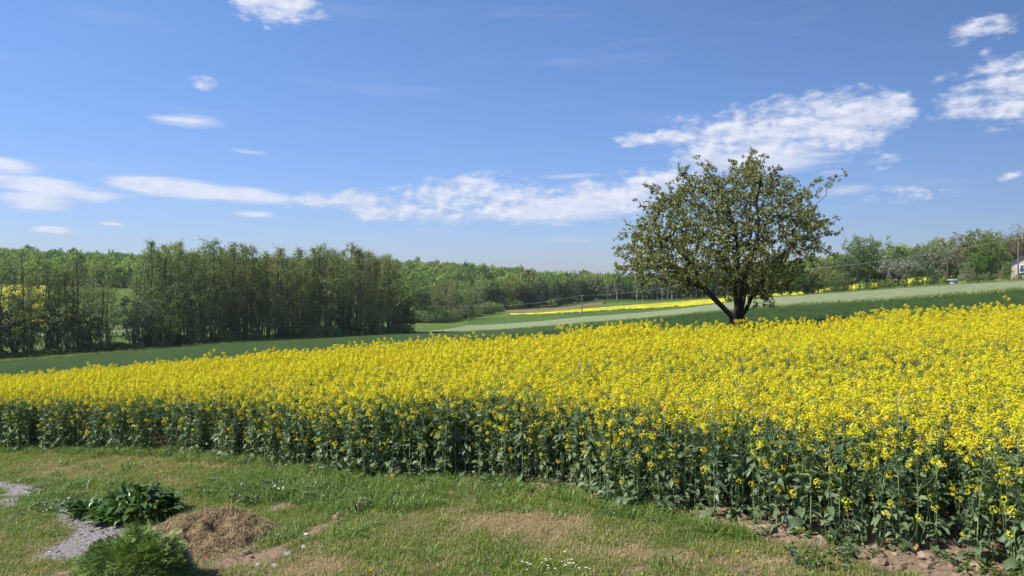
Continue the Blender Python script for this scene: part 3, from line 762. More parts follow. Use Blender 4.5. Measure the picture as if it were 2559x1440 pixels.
# undergrowth bushes at the foot of the grove
def make_bush(seed, Wd=2.6, H=1.6, nl=1500, ls=0.16, leaf=M_deep, stems=7):
    rng = np.random.default_rng(seed)
    g = unit(rng.normal(size=(nl, 3))) * (0.55 + 0.45 * rng.random((nl, 1)) ** 0.5)
    lump = 1 + 0.22 * np.sin(g[:, 0] * 6 + seed) * np.cos(g[:, 1] * 5 + seed) + 0.12 * np.sin(g[:, 2] * 9 + seed)
    g = g * lump[:, None]
    c = np.stack([g[:, 0] * Wd / 2, g[:, 1] * Wd / 2, H * 0.5 + g[:, 2] * H * 0.5], 1); c[:, 2] = np.abs(c[:, 2])
    A = Acc(); A.add(*leafquads(c, rng, ls, ls * 0.65))
    S = Acc()
    for k in range(stems):
        a = rng.random() * 2 * PI; r = Wd * 0.33
        S.add(*pathtube([(0.05 * math.cos(a), 0.05 * math.sin(a), -0.1), (r * .5 * math.cos(a), r * .5 * math.sin(a), H * .35), (r * math.cos(a), r * math.sin(a), H * .75)], [0.03, 0.02, 0.01], 4))
    return S.mesh('bush_stems', M_bark), A.mesh('bush_foliage', leaf)
def place_bush(kind, bw, x, y, sc, label, group=None, leaf=None, zoff=0.0):
    t = thing(kind, label, 'bush', (x, y, h1(x, y) + zoff), random.random() * 6.28, sc, group)
    obj('stems', bw[0], t); b = obj('foliage', bw[1], t)
    if leaf: b.material_slots[0].link = 'OBJECT'; b.material_slots[0].material = leaf
    return t
bushes = [make_bush(400 + i) for i in range(4)]
px = -80
while px < 1040:
    Y = yedge(min(px, 1000)) + random.uniform(-1.0, 2)
    big = px > 380
    hb = random.uniform(0.8, 2.6 if big else 1.6); lf = random.choice([M_deep, M_alder, M_alder, M_green])
    place_bush('undergrowth_bush', random.choice(bushes), at(px, Y), Y, (random.uniform(1.2, 2.4), random.uniform(1.3, 2), hb),
               '%s %s bush under the alders %s' % ('high' if hb > 1.9 else 'knee-high' if hb < 1.1 else 'rounded', {M_deep: 'dark green', M_alder: 'grey-green', M_green: 'fresh green'}[lf], zone(px)),
               'bushes under the alder grove', leaf=lf, zoff=-0.1)
    px += random.uniform(14, 30)

# --- trees beyond, one by one along the front of the far wood
broads = [make_broad(500 + i, 15, 9.5, 0.18, 160, 2600, 0.5, spread=0.6) for i in range(5)]
narrows = [make_broad(520 + i, 17, 5.5, 0.16, 120, 1900, 0.42, shape='cone', spread=0.5, wood=M_birch) for i in range(3)]
for i, (px_, Y, H, k, leaf) in enumerate([(1022, 300, 15, 'b', M_green), (1052, 305, 19, 'b', M_green), (1075, 318, 15, 'a', M_alder_brown), (1095, 300, 16.5, 'a', M_alder_brown), (1112, 305, 17.5, 'a', M_alder_brown), (1128, 312, 17, 'a', M_alder_brown),
                                          (1143, 305, 16, 'a', M_alder), (1158, 312, 16, 'a', M_alder), (1174, 330, 15, 'a', M_alder), (1190, 340, 14, 'a', M_alder), (1206, 350, 13, 'a', M_deep), (1034, 330, 14, 'b', M_alder)]):
    lab = 'rounded fresh green willow in the copse just right of the alder grove' if px_ == 1052 else 'slim brownish alder in the small copse behind the left power pole' if leaf is M_alder_brown else 'grey-green tree in the copse between alder grove and far wood'
    tw = alders[i % 8] if k == 'a' else broads[i % 5]
    place_tree('copse_tree', tw, at(px_, Y), Y, H / (18 if k == 'a' else 15), lab, group='trees of the middle copse', leaf=leaf)
for px_ in range(1000, 1225, 13):
    Y = float(np.interp(px_, [1000, 1110, 1215], [296, 298, 350])) + random.uniform(-3, 4)
    place_bush('copse_bush', random.choice(bushes), at(px_, Y), Y, (random.uniform(2, 3.4), 2.5, random.uniform(2, 4)), 'dark undergrowth bush at the foot of the middle copse', 'bushes under the middle copse', leaf=random.choice([M_deep, M_alder]), zoff=-.2)
px = 1208.0; i = 0
while px < 1990:
    Y = float(np.interp(px, [1208, 1300, 1500, 1760, 1990], [372, 398, 412, 392, 350])) + random.uniform(0, 8)
    if px < 1480:
        k = random.choice('bbbn'); leaf = random.choice([M_green, M_alder, M_deep, M_alder_brown, M_green]); where = 'left of the middle pole' if px > 1330 else 'behind the reddish strip'
        kindt = 'broadleaf tree'
    else:
        k = random.choice('nnnb'); leaf = random.choice([M_alder, M_green, M_alder, M_silver]); where = 'right of the middle pole' if px < 1600 else 'left of the lone tree' if px < 1700 else 'behind the lone tree'
        kindt = 'pale-trunked tree'
    lab = {M_deep: 'dark green ', M_alder_brown: 'brownish budding ', M_green: 'fresh green ', M_alder: 'dull green ', M_silver: 'silvery green '}[leaf] + kindt + ' of the far wood edge ' + where
    H = random.uniform(13, 18)
    if 1283 < px < 1303 and not SC.get('bright_done'):
        k = 'b'; leaf = M_bright; H = 17; SC['bright_done'] = 1; lab = 'bright yellow-green tree standing out at the far wood edge'
    tw = random.choice(broads) if k == 'b' else random.choice(narrows)
    place_tree('wood_edge_tree', tw, at(px, Y), Y, H / (15 if k == 'b' else 17), lab, group='trees along the far wood edge', leaf=leaf, wood=M_birch if k == 'n' else M_bark)
    px += random.uniform(9, 15); i += 1
if 'bright_done' in SC: del SC['bright_done']
for px_, Y in ((1222, 362), (1245, 372), (1275, 380), (1290, 384), (1232, 366)):
    place_bush('wood_edge_bush', random.choice(bushes), at(px_, Y), Y, random.uniform(2.4, 3.6), 'light green bush in front of the far wood edge above the green crop', 'bushes at the far wood edge', leaf=M_green)

# --- the wooded hills: crowns past counting
def blobtree(seed, leaf, n=700):
    rng = np.random.default_rng(seed)
    g = unit(rng.normal(size=(n, 3))) * (0.72 + 0.28 * rng.random((n, 1)))
    lump = 1 + 0.25 * np.sin(g[:, 0] * 4 + seed) * np.cos(g[:, 1] * 4 + seed) + 0.15 * np.sin(g[:, 2] * 6 + seed * 2)
    c = g * lump[:, None] * np.array([3.9, 3.9, 4.6]) + np.array([0, 0, 6.2])
    A = Acc(); v, f = leafquads(c, rng, 1.1, 0.85); A.add(v, f, 0)
    A.add(*pathtube([(0, 0, -1), (0, 0, 5)], [0.25, 0.15], 4), 1)
    return A.mesh('hill_tree_%d' % seed, [leaf, M_bark])
hp = [blobtree(1, M_hill), blobtree(2, M_hill), blobtree(3, M_hill), blobtree(4, M_green), blobtree(5, M_hill), blobtree(6, M_alder_brown), blobtree(7, M_deep)]
def forest():
    rng = np.random.default_rng(77)
    n = 42000
    X = rng.uniform(-1000, 1000, n); Y = rng.uniform(235, 900, n)
    px = CX + F * X / Y
    front = np.interp(px, [-1500, -300, 100, 300, 700, 1000, 1208, 1400, 1760, 2000, 2300, 2559, 3200], [380, 386, 390, 395, 402, 352, 390, 420, 404, 345, 300, 262, 240])
    ok = (Y > front) & (px > -1300) & (px < 3900) & (Y < front + 420)
    X, Y = X[ok], Y[ok]
    # thin out so crowns keep their distance
    cell = {}; keep = []
    for i, (a, b) in enumerate(zip(X, Y)):
        k = (int(a // 5.6), int(b // 5.6))
        if k in cell: continue
        cell[k] = 1; keep.append(i)
    X, Y = X[keep], Y[keep]
    idx = rng.choice(7, len(X), p=[.2, .2, .19, .14, .15, .06, .06])
    idx = np.where(fbm(X, Y, .012, 3, 5) > .58, np.where(rng.random(len(X)) < .5, 3, idx), idx)
    s = rng.uniform(0.75, 1.25, len(X))
    scl = np.stack([s, s, s * rng.uniform(0.85, 1.25, len(X))], 1)
    tall = rng.random(len(X)) < 0.02
    scl[tall, 2] *= 1.25
    scatter('forest', hp, np.stack([X, Y, hz(X, Y) - 1], 1), rng.random(len(X)) * 6.28, scl, idx)
forest()

# ------------------------------------------------------------------ the lone tree behind the rapeseed field
def lone_tree():
    rng = np.random.default_rng(5)
    x0, y0 = at(1845, 30), 30.0
    t = thing('cherry_tree', 'lone broad leafy tree with forked dark trunk behind the blooming rapeseed field', 'tree', (x0, y0, h1(x0, y0)))
    roots = [[(0.0, 0, -0.3), (0.0, 0, 0.4), (-0.02, 0, 0.8)],
             [2, (-.35, -.05, 1.05), (-.75, -.05, 1.45), (-1.2, 0, 1.9), (-1.55, .05, 2.35), (-1.75, 0, 2.8), (-2.3, -.1, 3.5), (-2.9, -.1, 4.2)],
             [2, (-.08, .02, 1.3), (-.1, .1, 1.9), (-.02, .15, 2.6), (.05, .1, 3.4), (-.1, 0, 4.3), (-.4, -.1, 5.3), (-.9, 0, 6.2)],
             [2, (.16, -.1, 1.35), (.25, -.15, 2.0), (.32, -.15, 2.8), (.6, -.2, 3.7), (.8, -.2, 4.6), (.7, -.1, 5.6), (.9, 0, 6.5)],
             [2, (.35, .1, 1.2), (.6, .2, 1.7), (1.1, .2, 2.5), (1.8, .1, 3.3), (2.4, 0, 4.1)],
             [2, (.1, .6, 1.7), (.2, 1.5, 2.8), (.1, 2.3, 3.9), (0, 2.7, 4.8)],
             [2, (-.1, -.6, 1.7), (-.2, -1.5, 2.7), (-.1, -2.2, 3.6), (.2, -2.4, 4.7)]]
    poly = np.array([(-4.9, 3.3), (-4.6, 4.3), (-4.0, 5.2), (-3.6, 6.0), (-2.9, 6.1), (-2.1, 7.0), (-1.0, 6.9), (0.0, 7.2), (0.8, 7.5), (1.3, 6.8), (2.1, 7.0), (2.7, 6.3), (2.9, 5.4), (3.5, 4.9), (3.75, 4.4),
                     (3.1, 3.5), (2.5, 2.7), (2.1, 1.9), (1.2, 1.5), (0.4, 1.6), (-.4, 2.0), (-1.2, 2.3), (-1.7, 2.0), (-2.4, 2.1), (-3.6, 2.3), (-4.6, 2.6)])
    def inside(p):
        x, y = p[:, 0], p[:, 1]; c = np.zeros(len(p), bool); j = len(poly) - 1
        for i in range(len(poly)):
            a, b = poly[i], poly[j]
            cond = ((a[1] > y) != (b[1] > y)) & (x < (b[0] - a[0]) * (y - a[1]) / (b[1] - a[1] + 1e-12) + a[0])
            c ^= cond; j = i
        return c
    q = np.stack([rng.uniform(-5, 4, 9000), rng.uniform(1.4, 7.6, 9000)], 1); q = q[inside(q)]
    # depth: round crown
    hw = np.interp(q[:, 1], [1.4, 2.5, 4, 5.5, 6.6, 7.6], [2.0, 3.6, 4.2, 3.6, 2.4, 0.8])
    u = (q[:, 0] + 0.5) / (hw + .8)
    D = hw * np.sqrt(np.clip(1 - u * u, 0.02, 1)) * 0.95
    dy = (rng.random(len(q)) * 2 - 1) * D
    T = np.stack([q[:, 0], dy, q[:, 1]], 1)
    cc = np.array([-.5, 0, 4.1]); T = cc + (T - cc) * np.array([.89, .92, .90]); T = T[:1650]
    rimT = []
    for i in range(len(poly)):          # sprays that break the outline
        a, b = poly[i], poly[(i + 1) % len(poly)]
        for k in range(3):
            w = rng.random(); p = a + (b - a) * w; c = np.array([-.5, 4.1]); o = (p - c) / np.linalg.norm(p - c); ext = rng.uniform(-.15, .30) * (1 if o[0] < .4 else .5); q0 = rng.normal() * 1.0
            for st_ in (-.55, -.3, -.1, .08):
                pp = p + o * (ext + st_) + rng.normal(size=2) * .06
                rimT.append((pp[0], q0 + rng.normal() * .08, max(pp[1], 1.35)))
    T = np.concatenate([T, rimT])
    NA, par, rad, tips = skeleton(rng, roots, T, 0.20, 0.12, 3, 0.0062, 2.22, 0.8)
    rad[:3] = (.40, .36, .33)
    w = wood_mesh(NA, par, rad, 1.0, 8, 4, 0.02)
    # short twigs with bunches of hanging leaves
    nt = 3
    base = NA[np.repeat(tips, nt)]; d = unit(rng.normal(size=(len(base), 3)) + np.array([0, 0, .45])) * rng.uniform(.08, .30, (len(base), 1))
    w.add(*tubes(base, base + d, np.full(len(base), 0.006), np.full(len(base), 0.003), 3))
    obj('trunk', w.mesh('cherry_trunk', M_bark_tree), t)
    A = Acc(); n = len(base) * 9; k = np.repeat(np.arange(len(base)), 9)
    c = base[k] + d[k] * rng.uniform(0.6, 1.08, (n, 1)) + rng.normal(size=(n, 3)) * 0.022
    # leaf: two folded halves hanging from the twig
    dirs = unit(rng.normal(size=(n, 3)) * 0.75 + np.array([0, 0, -0.75])); L = rng.uniform(0.075, 0.128, (n, 1)); Wd = L * rng.uniform(.42, .62, (n, 1))
    s = unit(np.cross(dirs, rng.normal(size=(n, 3)))); nn = np.cross(dirs, s)
    b0 = c; tip = c + dirs * L; l = c + dirs * L * .5 + s * Wd * .5 + nn * Wd * .18; r = c + dirs * L * .5 - s * Wd * .5 + nn * Wd * .18
    v = np.stack([b0, l, tip, r], 1).reshape(-1, 3); i = np.arange(n)[:, None] * 4
    f = np.concatenate([i + np.array([[0, 1, 2]]), i + np.array([[0, 2, 3]])])
    A.add(v, f)
    obj('crown', A.mesh('cherry_crown', M_cherry), t)
lone_tree()

# ------------------------------------------------------------------ rapeseed plants
def leaf_blade(base, dirv, L, Wd, droop, wav, rng, rows=6):
    """a wavy leaf: strip of 3 columns"""
    d = unit(np.array(dirv, float)); side = unit(np.cross(d, [0, 0, 1.0]) + 1e-6)
    t = np.linspace(0, 1, rows); wprof = np.interp(t, [0, .15, .35, .65, .88, 1], [.12, .35, .8, 1.0, .6, .03])
    v = []; roll = unit(np.array([0, 0, 1.0]) + rng.normal(size=3) * .45); side = unit(np.cross(d, roll))
    for k, u in enumerate(t):
        c = base + d * L * u + np.array([0, 0, -droop * L * u * u])
        w = side * Wd / 2 * wprof[k] * rng.uniform(.72, 1.25)
        n = roll
        v += [c - w + n * Wd * (.14 * wprof[k] + wav * rng.normal() * .20), c, c + w + n * Wd * (.14 * wprof[k] + wav * rng.normal() * .20)]
    v = np.array(v); f = []
    for k in range(rows - 1):
        a = k * 3
        f += [(a, a + 1, a + 4, a + 3), (a + 1, a + 2, a + 5, a + 4)]
    return v, np.array(f)
def raceme(rng, p, d, L, n, size, acc, my, mb):
    """flower head along p -> p+d*L"""
    d = unit(d); a = unit(np.cross(d, [0.3, 0.9, 0.1])); b = np.cross(d, a)
    L = L * .82; t = np.where(rng.random(n) < .74, rng.uniform(.42, 1, n), rng.random(n) * .5); th = rng.random(n) * 2 * PI
    rr = np.interp(t, [0, .3, .45, .7, .9, 1], [.022, .020, .036, .038, .027, .006]) * rng.uniform(.75, 1.15, n)
    out = a[None] * np.cos(th)[:, None] + b[None] * np.sin(th)[:, None]
    c = p + d * (L * t)[:, None] + out * rr[:, None]
    nrm = unit(out + d * (0.5 + t)[:, None] + rng.normal(size=(n, 3)) * .35)
    e1 = unit(np.cross(nrm, rng.normal(size=(n, 3)))); e2 = np.cross(nrm, e1)
    s = (size * rng.uniform(.8, 1.2, n))[:, None]
    cup = nrm * s * .18
    for (x, y) in ((e1, e2), (e2, e1)):   # four petals as two crossed strips, tips raised
        v = np.stack([c - x * s * .5 - y * s * .2 + cup, c - x * s * .5 + y * s * .2 + cup, c + y * s * .13, c + x * s * .5 + y * s * .2 + cup, c + x * s * .5 - y * s * .2 + cup, c - y * s * .13], 1).reshape(-1, 3)
        i = np.arange(n)[:, None] * 6
        acc.add(v, np.concatenate([i + np.array([[0, 5, 2, 1]]), i + np.array([[5, 4, 3, 2]])]), my)
    m = max(3, n // 6)
    cb = p + d * L * 1.02 + rng.normal(size=(m, 3)) * .009
    acc.add(*leafquads(cb, rng, .011, .008), mb)
def rape_plan(seed, H=None, low=False):
    rng = np.random.default_rng(seed)
    H = H or rng.uniform(1.12, 1.36)
    lean = rng.normal(size=2) * 0.10
    z = np.linspace(0, 1, 6)
    main = np.stack([lean[0] * z ** 1.5 + rng.normal(size=6) * .006, lean[1] * z ** 1.5 + rng.normal(size=6) * .006, z * H], 1); main[0] = (0, 0, -0.04)
    brs = []
    for k in range(int(rng.integers(4, 8))):
        u = rng.uniform(.42, .84); a = rng.random() * 2 * PI
        b0 = np.array([np.interp(u, z, main[:, i]) for i in range(3)]); top = rng.uniform(.74, 1.0) * H
        r = rng.uniform(.10, .26) * (1.25 - u)/.6
        b1 = b0 + np.array([math.cos(a) * r * .55, math.sin(a) * r * .55, (top - b0[2]) * .45]); b2 = np.array([b0[0] + math.cos(a) * r, b0[1] + math.sin(a) * r, top])
        brs.append(np.array([b0, b1, b2]))
    if low:
        for k in range(int(rng.integers(0, 3))):
            a = rng.random() * 2 * PI; r = rng.uniform(.06, .16); tp_ = rng.uniform(.34, .74) * H
            brs.append(np.array([(0, 0, 0.0), (math.cos(a) * r, math.sin(a) * r, tp_ * .5), (math.cos(a) * r * 1.3, math.sin(a) * r * 1.3, tp_)]))
    return rng, H, main, brs
def rape_stem_acc(main, brs, acc, mi=0, k=4):
    acc.add(*pathtube(main, np.interp(np.linspace(0, 1, len(main)), [0, .6, 1], [.0075, .0055, .0025]), k), mi)
    for b in brs: acc.add(*pathtube(b, [.0035, .0028, .0018], 3), mi)
def rape_leaves(rng, H, main, brs, nbig=17, nmid=20, nup=10):
    big, small = [], []
    zz = np.linspace(0, 1, len(main))
    for k in range(nbig):
        u = rng.uniform(.04, .50); a = rng.random() * 2 * PI
        b = np.array([np.interp(u, zz, main[:, i]) for i in range(3)])
        L = np.interp(u, [0, .2, .5], [.14, .15, .11]) * rng.uniform(.65, 1.3)
        big.append(leaf_blade(b, (math.cos(a), math.sin(a), rng.uniform(.0, .75)), L, L * rng.uniform(.42, .6), rng.uniform(.3, .9), 1.0, rng))
    for k in range(nmid):
        u = rng.uniform(.35, .78); a = rng.random() * 2 * PI
        b = np.array([np.interp(u, zz, main[:, i]) for i in range(3)]); L = rng.uniform(.08, .14)
        small.append(leaf_blade(b, (math.cos(a), math.sin(a), rng.uniform(.1, .9)), L, L * rng.uniform(.3, .45), rng.uniform(.1, .7), .8, rng, 4))
    for b3 in brs:
        for q in range(2):
            u = rng.random(); b = b3[0] * (1 - u) + b3[1] * u; a = rng.random() * 2 * PI; L = rng.uniform(.05, .09)
            small.append(leaf_blade(b, (math.cos(a), math.sin(a), rng.uniform(.2, 1)), L, L * .3, .3, .5, rng, 3))
    return big, small
def heads(rng, main, brs):
    out = [(main[-1], unit(main[-1] - main[-2]), rng.uniform(.10, .14), 44)]
    for b in brs: out.append((b[2] - unit(b[2] - b[1]) * .02, unit(b[2] - b[1] + np.array([0, 0, .1])), rng.uniform(.07, .12), int(rng.integers(24, 38))))
    return out
RM = [M_rape_stem, M_rape_leaf, M_yellow, M_bud, M_dead]
def rape_joined(seed, simple=False):
    rng, H, main, brs = rape_plan(seed)
    A = Acc(); rape_stem_acc(main, brs, A, 0, 3)
    big, small = rape_leaves(rng, H, main, brs)
    for v, f in (big[:5] if simple else big): A.add(v, f, 1)
    for v, f in (small[::2] if simple else small): A.add(v, f, 1)
    for p, d, L, n in heads(rng, main, brs):
        raceme(rng, p, d, L, int(n * (.75 if simple else 1)), .0215 if simple else .017, A, 2, 3)
    if seed % 8 == 0 and not simple:
        A.add(*leaf_blade(np.array([0, 0, .05]), (1, .3, .1), .14, .07, .5, 1, rng), 4)
    return A.mesh('rapeseed_%d' % seed, RM)
near_m = [rape_joined(600 + i) for i in range(8)]
far_m = [rape_joined(640 + i, True) for i in range(8)]
def far_extra(): pass
# plant positions
def rape_field():
    rng = np.random.default_rng(3)
    st = 0.205
    gx, gy = np.meshgrid(np.arange(-32, 22, st), np.arange(1.0, 38, st))
    X = (gx + rng.uniform(-.5, .5, gx.shape) * st * 1.3).ravel(); Y = (gy + rng.uniform(-.5, .5, gy.shape) * st * 1.3).ravel()
    wob = 0.22 * (fbm(X, Y * 0, 1.3, 3, 6) - .5) * 2
    ok = (Y > y_near(X) + wob) & (Y < y_far(X)) & (Y > 2.5)
    # only the part of the field that can be seen from near the viewpoint
    ang = np.abs(X) / np.maximum(Y, .1)
    ok &= (ang < 0.95)
    X, Y = X[ok], Y[ok]
    depth = Y - y_near(X)
    ex = np.interp(X, edge[:, 0], edge[:, 1])
    # distance to edge in plan (approx.)
    E = np.stack([np.interp(np.linspace(0, 1, 400), np.linspace(0, 1, len(edge)), edge[:, i]) for i in (0, 1)], 1)
    dist = np.sqrt(((X[:, None] - E[None, :, 0]) ** 2 + (Y[:, None] - E[None, :, 1]) ** 2).min(1))
    px, py = to_px(X, Y, hz(X, Y))
    vis = (px > -40) & (px < 2620) & (py < 1500)
    order = np.argsort(np.where(vis, dist + Y * 0.012, 99))
    solo = order[:300]
    rest = np.ones(len(X), bool); rest[solo] = False
    Z = hz(X, Y)
    hs = 1.0 + 0.18 * (fbm(X, Y, .35, 3, 12) - .5) * 2 + rng.normal(size=len(X)) * .055
    tall = rng.random(len(X)) < .012; hs = hs + tall * .14
    R = np.where(rest)[0]
    nearm = Y[R] < 15
    idx = rng.integers(0, 8, len(R)) + np.where(nearm, 0, 8)
    s = np.stack([hs[R] * 1.0, hs[R] * 1.0, hs[R]], 1)
    scatter('rapeseed_crop', near_m + far_m, np.stack([X[R], Y[R], Z[R]], 1), rng.random(len(R)) * 6.28, s, idx, rng.normal(size=(len(R), 2)) * .05)
    # the foremost plants, one by one
    protos = []
    for i in range(6):
        r, H, main, brs = rape_plan(700 + i, low=True)
        A = Acc(); rape_stem_acc(main, brs, A, 0, 5)
        big, small = rape_leaves(r, H, main, brs, 16, 30)
        Sm = Acc()
        for v, f in small: Sm.add(v, f)
        parts = [('stem', A.mesh('rape_stem', M_rape_stem, True), (0, 0, 0)), ('upper_leaves', Sm.mesh('rape_upper_leaves', M_rape_leaf), (0, 0, 0))]
        for v, f in big: parts.append(('leaf', mesh_np('rape_leaf', v, f, M_rape_leaf, True), (0, 0, 0)))
        if i == 2:
            v, f = leaf_blade(np.array([0, 0, .07]), (math.cos(i), math.sin(i), .1), .11, .06, .6, 1.2, r); parts.append(('withered_leaf', mesh_np('withered_leaf', v, f, M_dead, True), (0, 0, 0)))
        for p, d, L, n in heads(r, main, brs):
            Hd = Acc(); raceme(r, np.zeros(3), d, L, n, .017, Hd, 0, 1)
            parts.append(('flower_head', Hd.mesh('rape_flower_head', [M_yellow, M_bud]), tuple(p)))
        protos.append(parts)
    rnd = random.Random(4)
    RX = [25, 75, 130, 190, 250, 310, 370, 430, 490, 560, 640, 720, 800, 880, 970, 1060, 1150, 1240, 1330, 1420, 1510, 1600, 1690, 1780, 1850, 1905, 1960, 2040, 2110, 2180, 2260, 2340, 2430]
    RW = ['at the very left edge of the picture', 'above the small ash patch', 'between small ash patch and lawn dandelion', 'above the dandelion on the left lawn', 'above the smaller leafy clump', 'above the left half of the dark leafy clump', 'above the middle of the dark leafy clump',
          'above the right end of the dark leafy clump', 'between leafy clump and brown heap', 'above the dandelion behind the heap', 'above the right side of the brown heap', 'behind the green weeds right of the heap', 'behind the lush grass', 'above the dry stalk stump',
          'right of the dry stalk stump', 'behind the corner of the dry lawn', 'above the lone lawn dandelion', 'above the wide dry lawn patch', 'at the right end of the dry lawn patch', 'above the daisies', 'right above the dark rut in the lawn', 'at the start of the long grass fringe', 'in the middle of the long grass fringe',
          'near the end of the long grass fringe', 'above the right-hand dandelion', 'directly behind the large pale stone', 'right of the large pale stone', 'over the upright lump of earth', 'above the creeping weeds', 'behind the small earth lumps', 'over the crumbly soil margin', 'over the broad earth lump', 'over the bare soil at the lower right', 'at the right edge nearest the viewer']
    for q, i in enumerate(solo):
        pxx = px[i]
        w = RW[min(len(RW) - 1, int(np.searchsorted(RX, pxx)))]
        hh = float(hs[i]) * (rnd.uniform(.62, .9) if rnd.random() < .28 else 1.0)
        size = 'short' if hh < .85 else 'middling' if hh < .98 else 'tall' if hh < 1.08 else 'very tall'
        row = 'front-row' if dist[i] < .22 else 'second-row'
        t = thing('rapeseed_plant', '%s %s rapeseed plant %s' % (size, row, w), 'rapeseed plant', (X[i], Y[i], Z[i]), rnd.random() * 6.28, hh, 'rapeseed plants along the near field edge')
        parts = protos[rnd.randrange(6)]
        big_view = Y[i] < 12.5
        for nm, me, loc in parts:
            o = obj(nm, me, t, loc)
            if nm == 'upper_leaves': o['kind'] = 'stuff'
rape_field()

# ------------------------------------------------------------------ grass
def tuft(seed, n, rad, h0, h1_, w, lean, mats, mix, rows=2):
    rng = np.random.default_rng(seed); A = Acc()
    r = rad * np.sqrt(rng.random(n)); a = rng.random(n) * 2 * PI
    b = np.stack([np.cos(a) * r, np.sin(a) * r, np.full(n, -.01)], 1)
    h = rng.uniform(h0, h1_, n)[:, None]; th = rng.random(n) * 2 * PI; ln = np.abs(rng.normal(size=n) * lean)
    dv = np.stack([np.cos(th) * ln, np.sin(th) * ln, np.ones(n)], 1)
    sd = np.stack([-np.sin(th + rng.normal(size=n) * .7), np.cos(th), np.zeros(n)], 1) * w / 2
    mid = b + dv * h * .55; tip = b + np.stack([dv[:, 0] * 1.7, dv[:, 1] * 1.7, np.clip(1 - .35 * ln, .3, 1)], 1) * h
    v = np.stack([b - sd, b + sd, mid + sd * .8, tip, mid - sd * .8], 1).reshape(-1, 3)
    i = np.arange(n) * 5
    m = rng.random(n) < mix
    for sel, mi in ((~m, 0), (m, 1)):
        if sel.any():
            ii = i[sel][:, None]
            vv = v.reshape(n, 5, 3)[sel].reshape(-1, 3); jj = np.arange(sel.sum())[:, None] * 5
            A.add(vv, jj + np.array([[0, 1, 2, 4]]), mi)
            A.add(vv, jj + np.array([[4, 2, 3]]), mi)
    return A.mesh('tuft_%d' % seed, mats)
def grass():
    rng = np.random.default_rng(8)
    P_ = []
    for k in range(3): P_.append(tuft(10 + k, 60, .13, .025, .07, .006, .6, [M_grass, M_straw], .14))     # green short
    for k in range(3): P_.append(tuft(20 + k, 55, .13, .025, .075, .006, .6, [M_grass, M_straw], .45))      # mixed
    for k in range(3): P_.append(tuft(30 + k, 50, .13, .015, .055, .0055, .9, [M_grass, M_straw], .86))     # dry
    for k in range(3): P_.append(tuft(40 + k, 40, .12, .05, .17, .009, .8, [M_lush, M_straw], .04))        # long
    st = 0.115
    gx, gy = np.meshgrid(np.arange(-14.5, 7.5, st), np.arange(4.8, 17.8, st))
    X = (gx + rng.uniform(-.5, .5, gx.shape) * st * 1.4).ravel(); Y = (gy + rng.uniform(-.5, .5, gy.shape) * st * 1.4).ravel()
    ok = (Y < y_near(X) + .40) & (np.abs(X) / Y < .85); X, Y = X[ok], Y[ok]
    dry, lush, soil, ash = character(X, Y)
    keep = (soil < 0.5 + .15 * rng.normal(size=len(X))) & (ash < 0.42 + .2 * rng.normal(size=len(X)))
    px, py = to_px(X, Y, hz(X, Y))
    hp_ = ((px - 502) / 165) ** 2 + ((py - 1350) / 52) ** 2
    keep &= (hp_ > 1)
    keep &= rng.random(len(X)) > np.clip(dry - .75, 0, .5)
    X, Y, dry, lush = X[keep], Y[keep], dry[keep], lush[keep]
    n = len(X); d = dry + rng.normal(size=n) * .14
    kind = np.where(d < .38, 0, np.where(d < .62, 1, 2)); kind = np.where(lush > .50 + rng.normal(size=n) * .12, 3, kind)
    fringe = (y_near(X) - Y < .35) & (rng.random(n) < .55); kind = np.where(fringe, 3, kind)
    idx = kind * 3 + rng.integers(0, 3, n)
    s = rng.uniform(.75, 1.3, n) * (1 + .25 * (fbm(X, Y, 1.1, 2, 40) - .5)); s = np.where(kind == 3, s * rng.uniform(.6, 1.15, n), s)
    scatter('grass', P_, np.stack([X, Y, hz(X, Y)], 1), rng.random(n) * 6.28, s, idx)
grass()

# ------------------------------------------------------------------ garden on the right: trees, shrubs, house
cherryG = [make_broad(800 + i, 10, 7.5, 0.22, 190, 5200, 0.30, spread=0.46, leaf=M_green) for i in range(3)]
vaseG = [make_broad(810 + i, 10, 7, 0.08, 170, 4200, 0.28, stems=4, shape='vase', spread=0.42) for i in range(2)]
weep = make_broad(820, 6, 3.2, 0.25, 90, 1800, 0.20, spread=0.45, sag=0.9, leaf=M_alder)
bare = [make_broad(830 + i, 12, 9, 0.15, 260, 500, 0.18, stems=4, shape='vase', spread=0.5, twig=6, wood=M_twig, leaf=M_alder_brown) for i in range(2)]
def gtree(px_, base, top, wpx, Y, tw, H0, W0, label, leaf=None, wood=None, kind='garden_tree'):
    x = at(px_, Y); z = h1(x, Y); H = CAMZ - (top - HY) / F * Y - z
    Wd = wpx / F * Y
    return place_tree(kind, tw, x, Y, (Wd / W0, Wd / W0, H / H0), label, group='trees of the garden on the right', leaf=leaf, wood=wood)
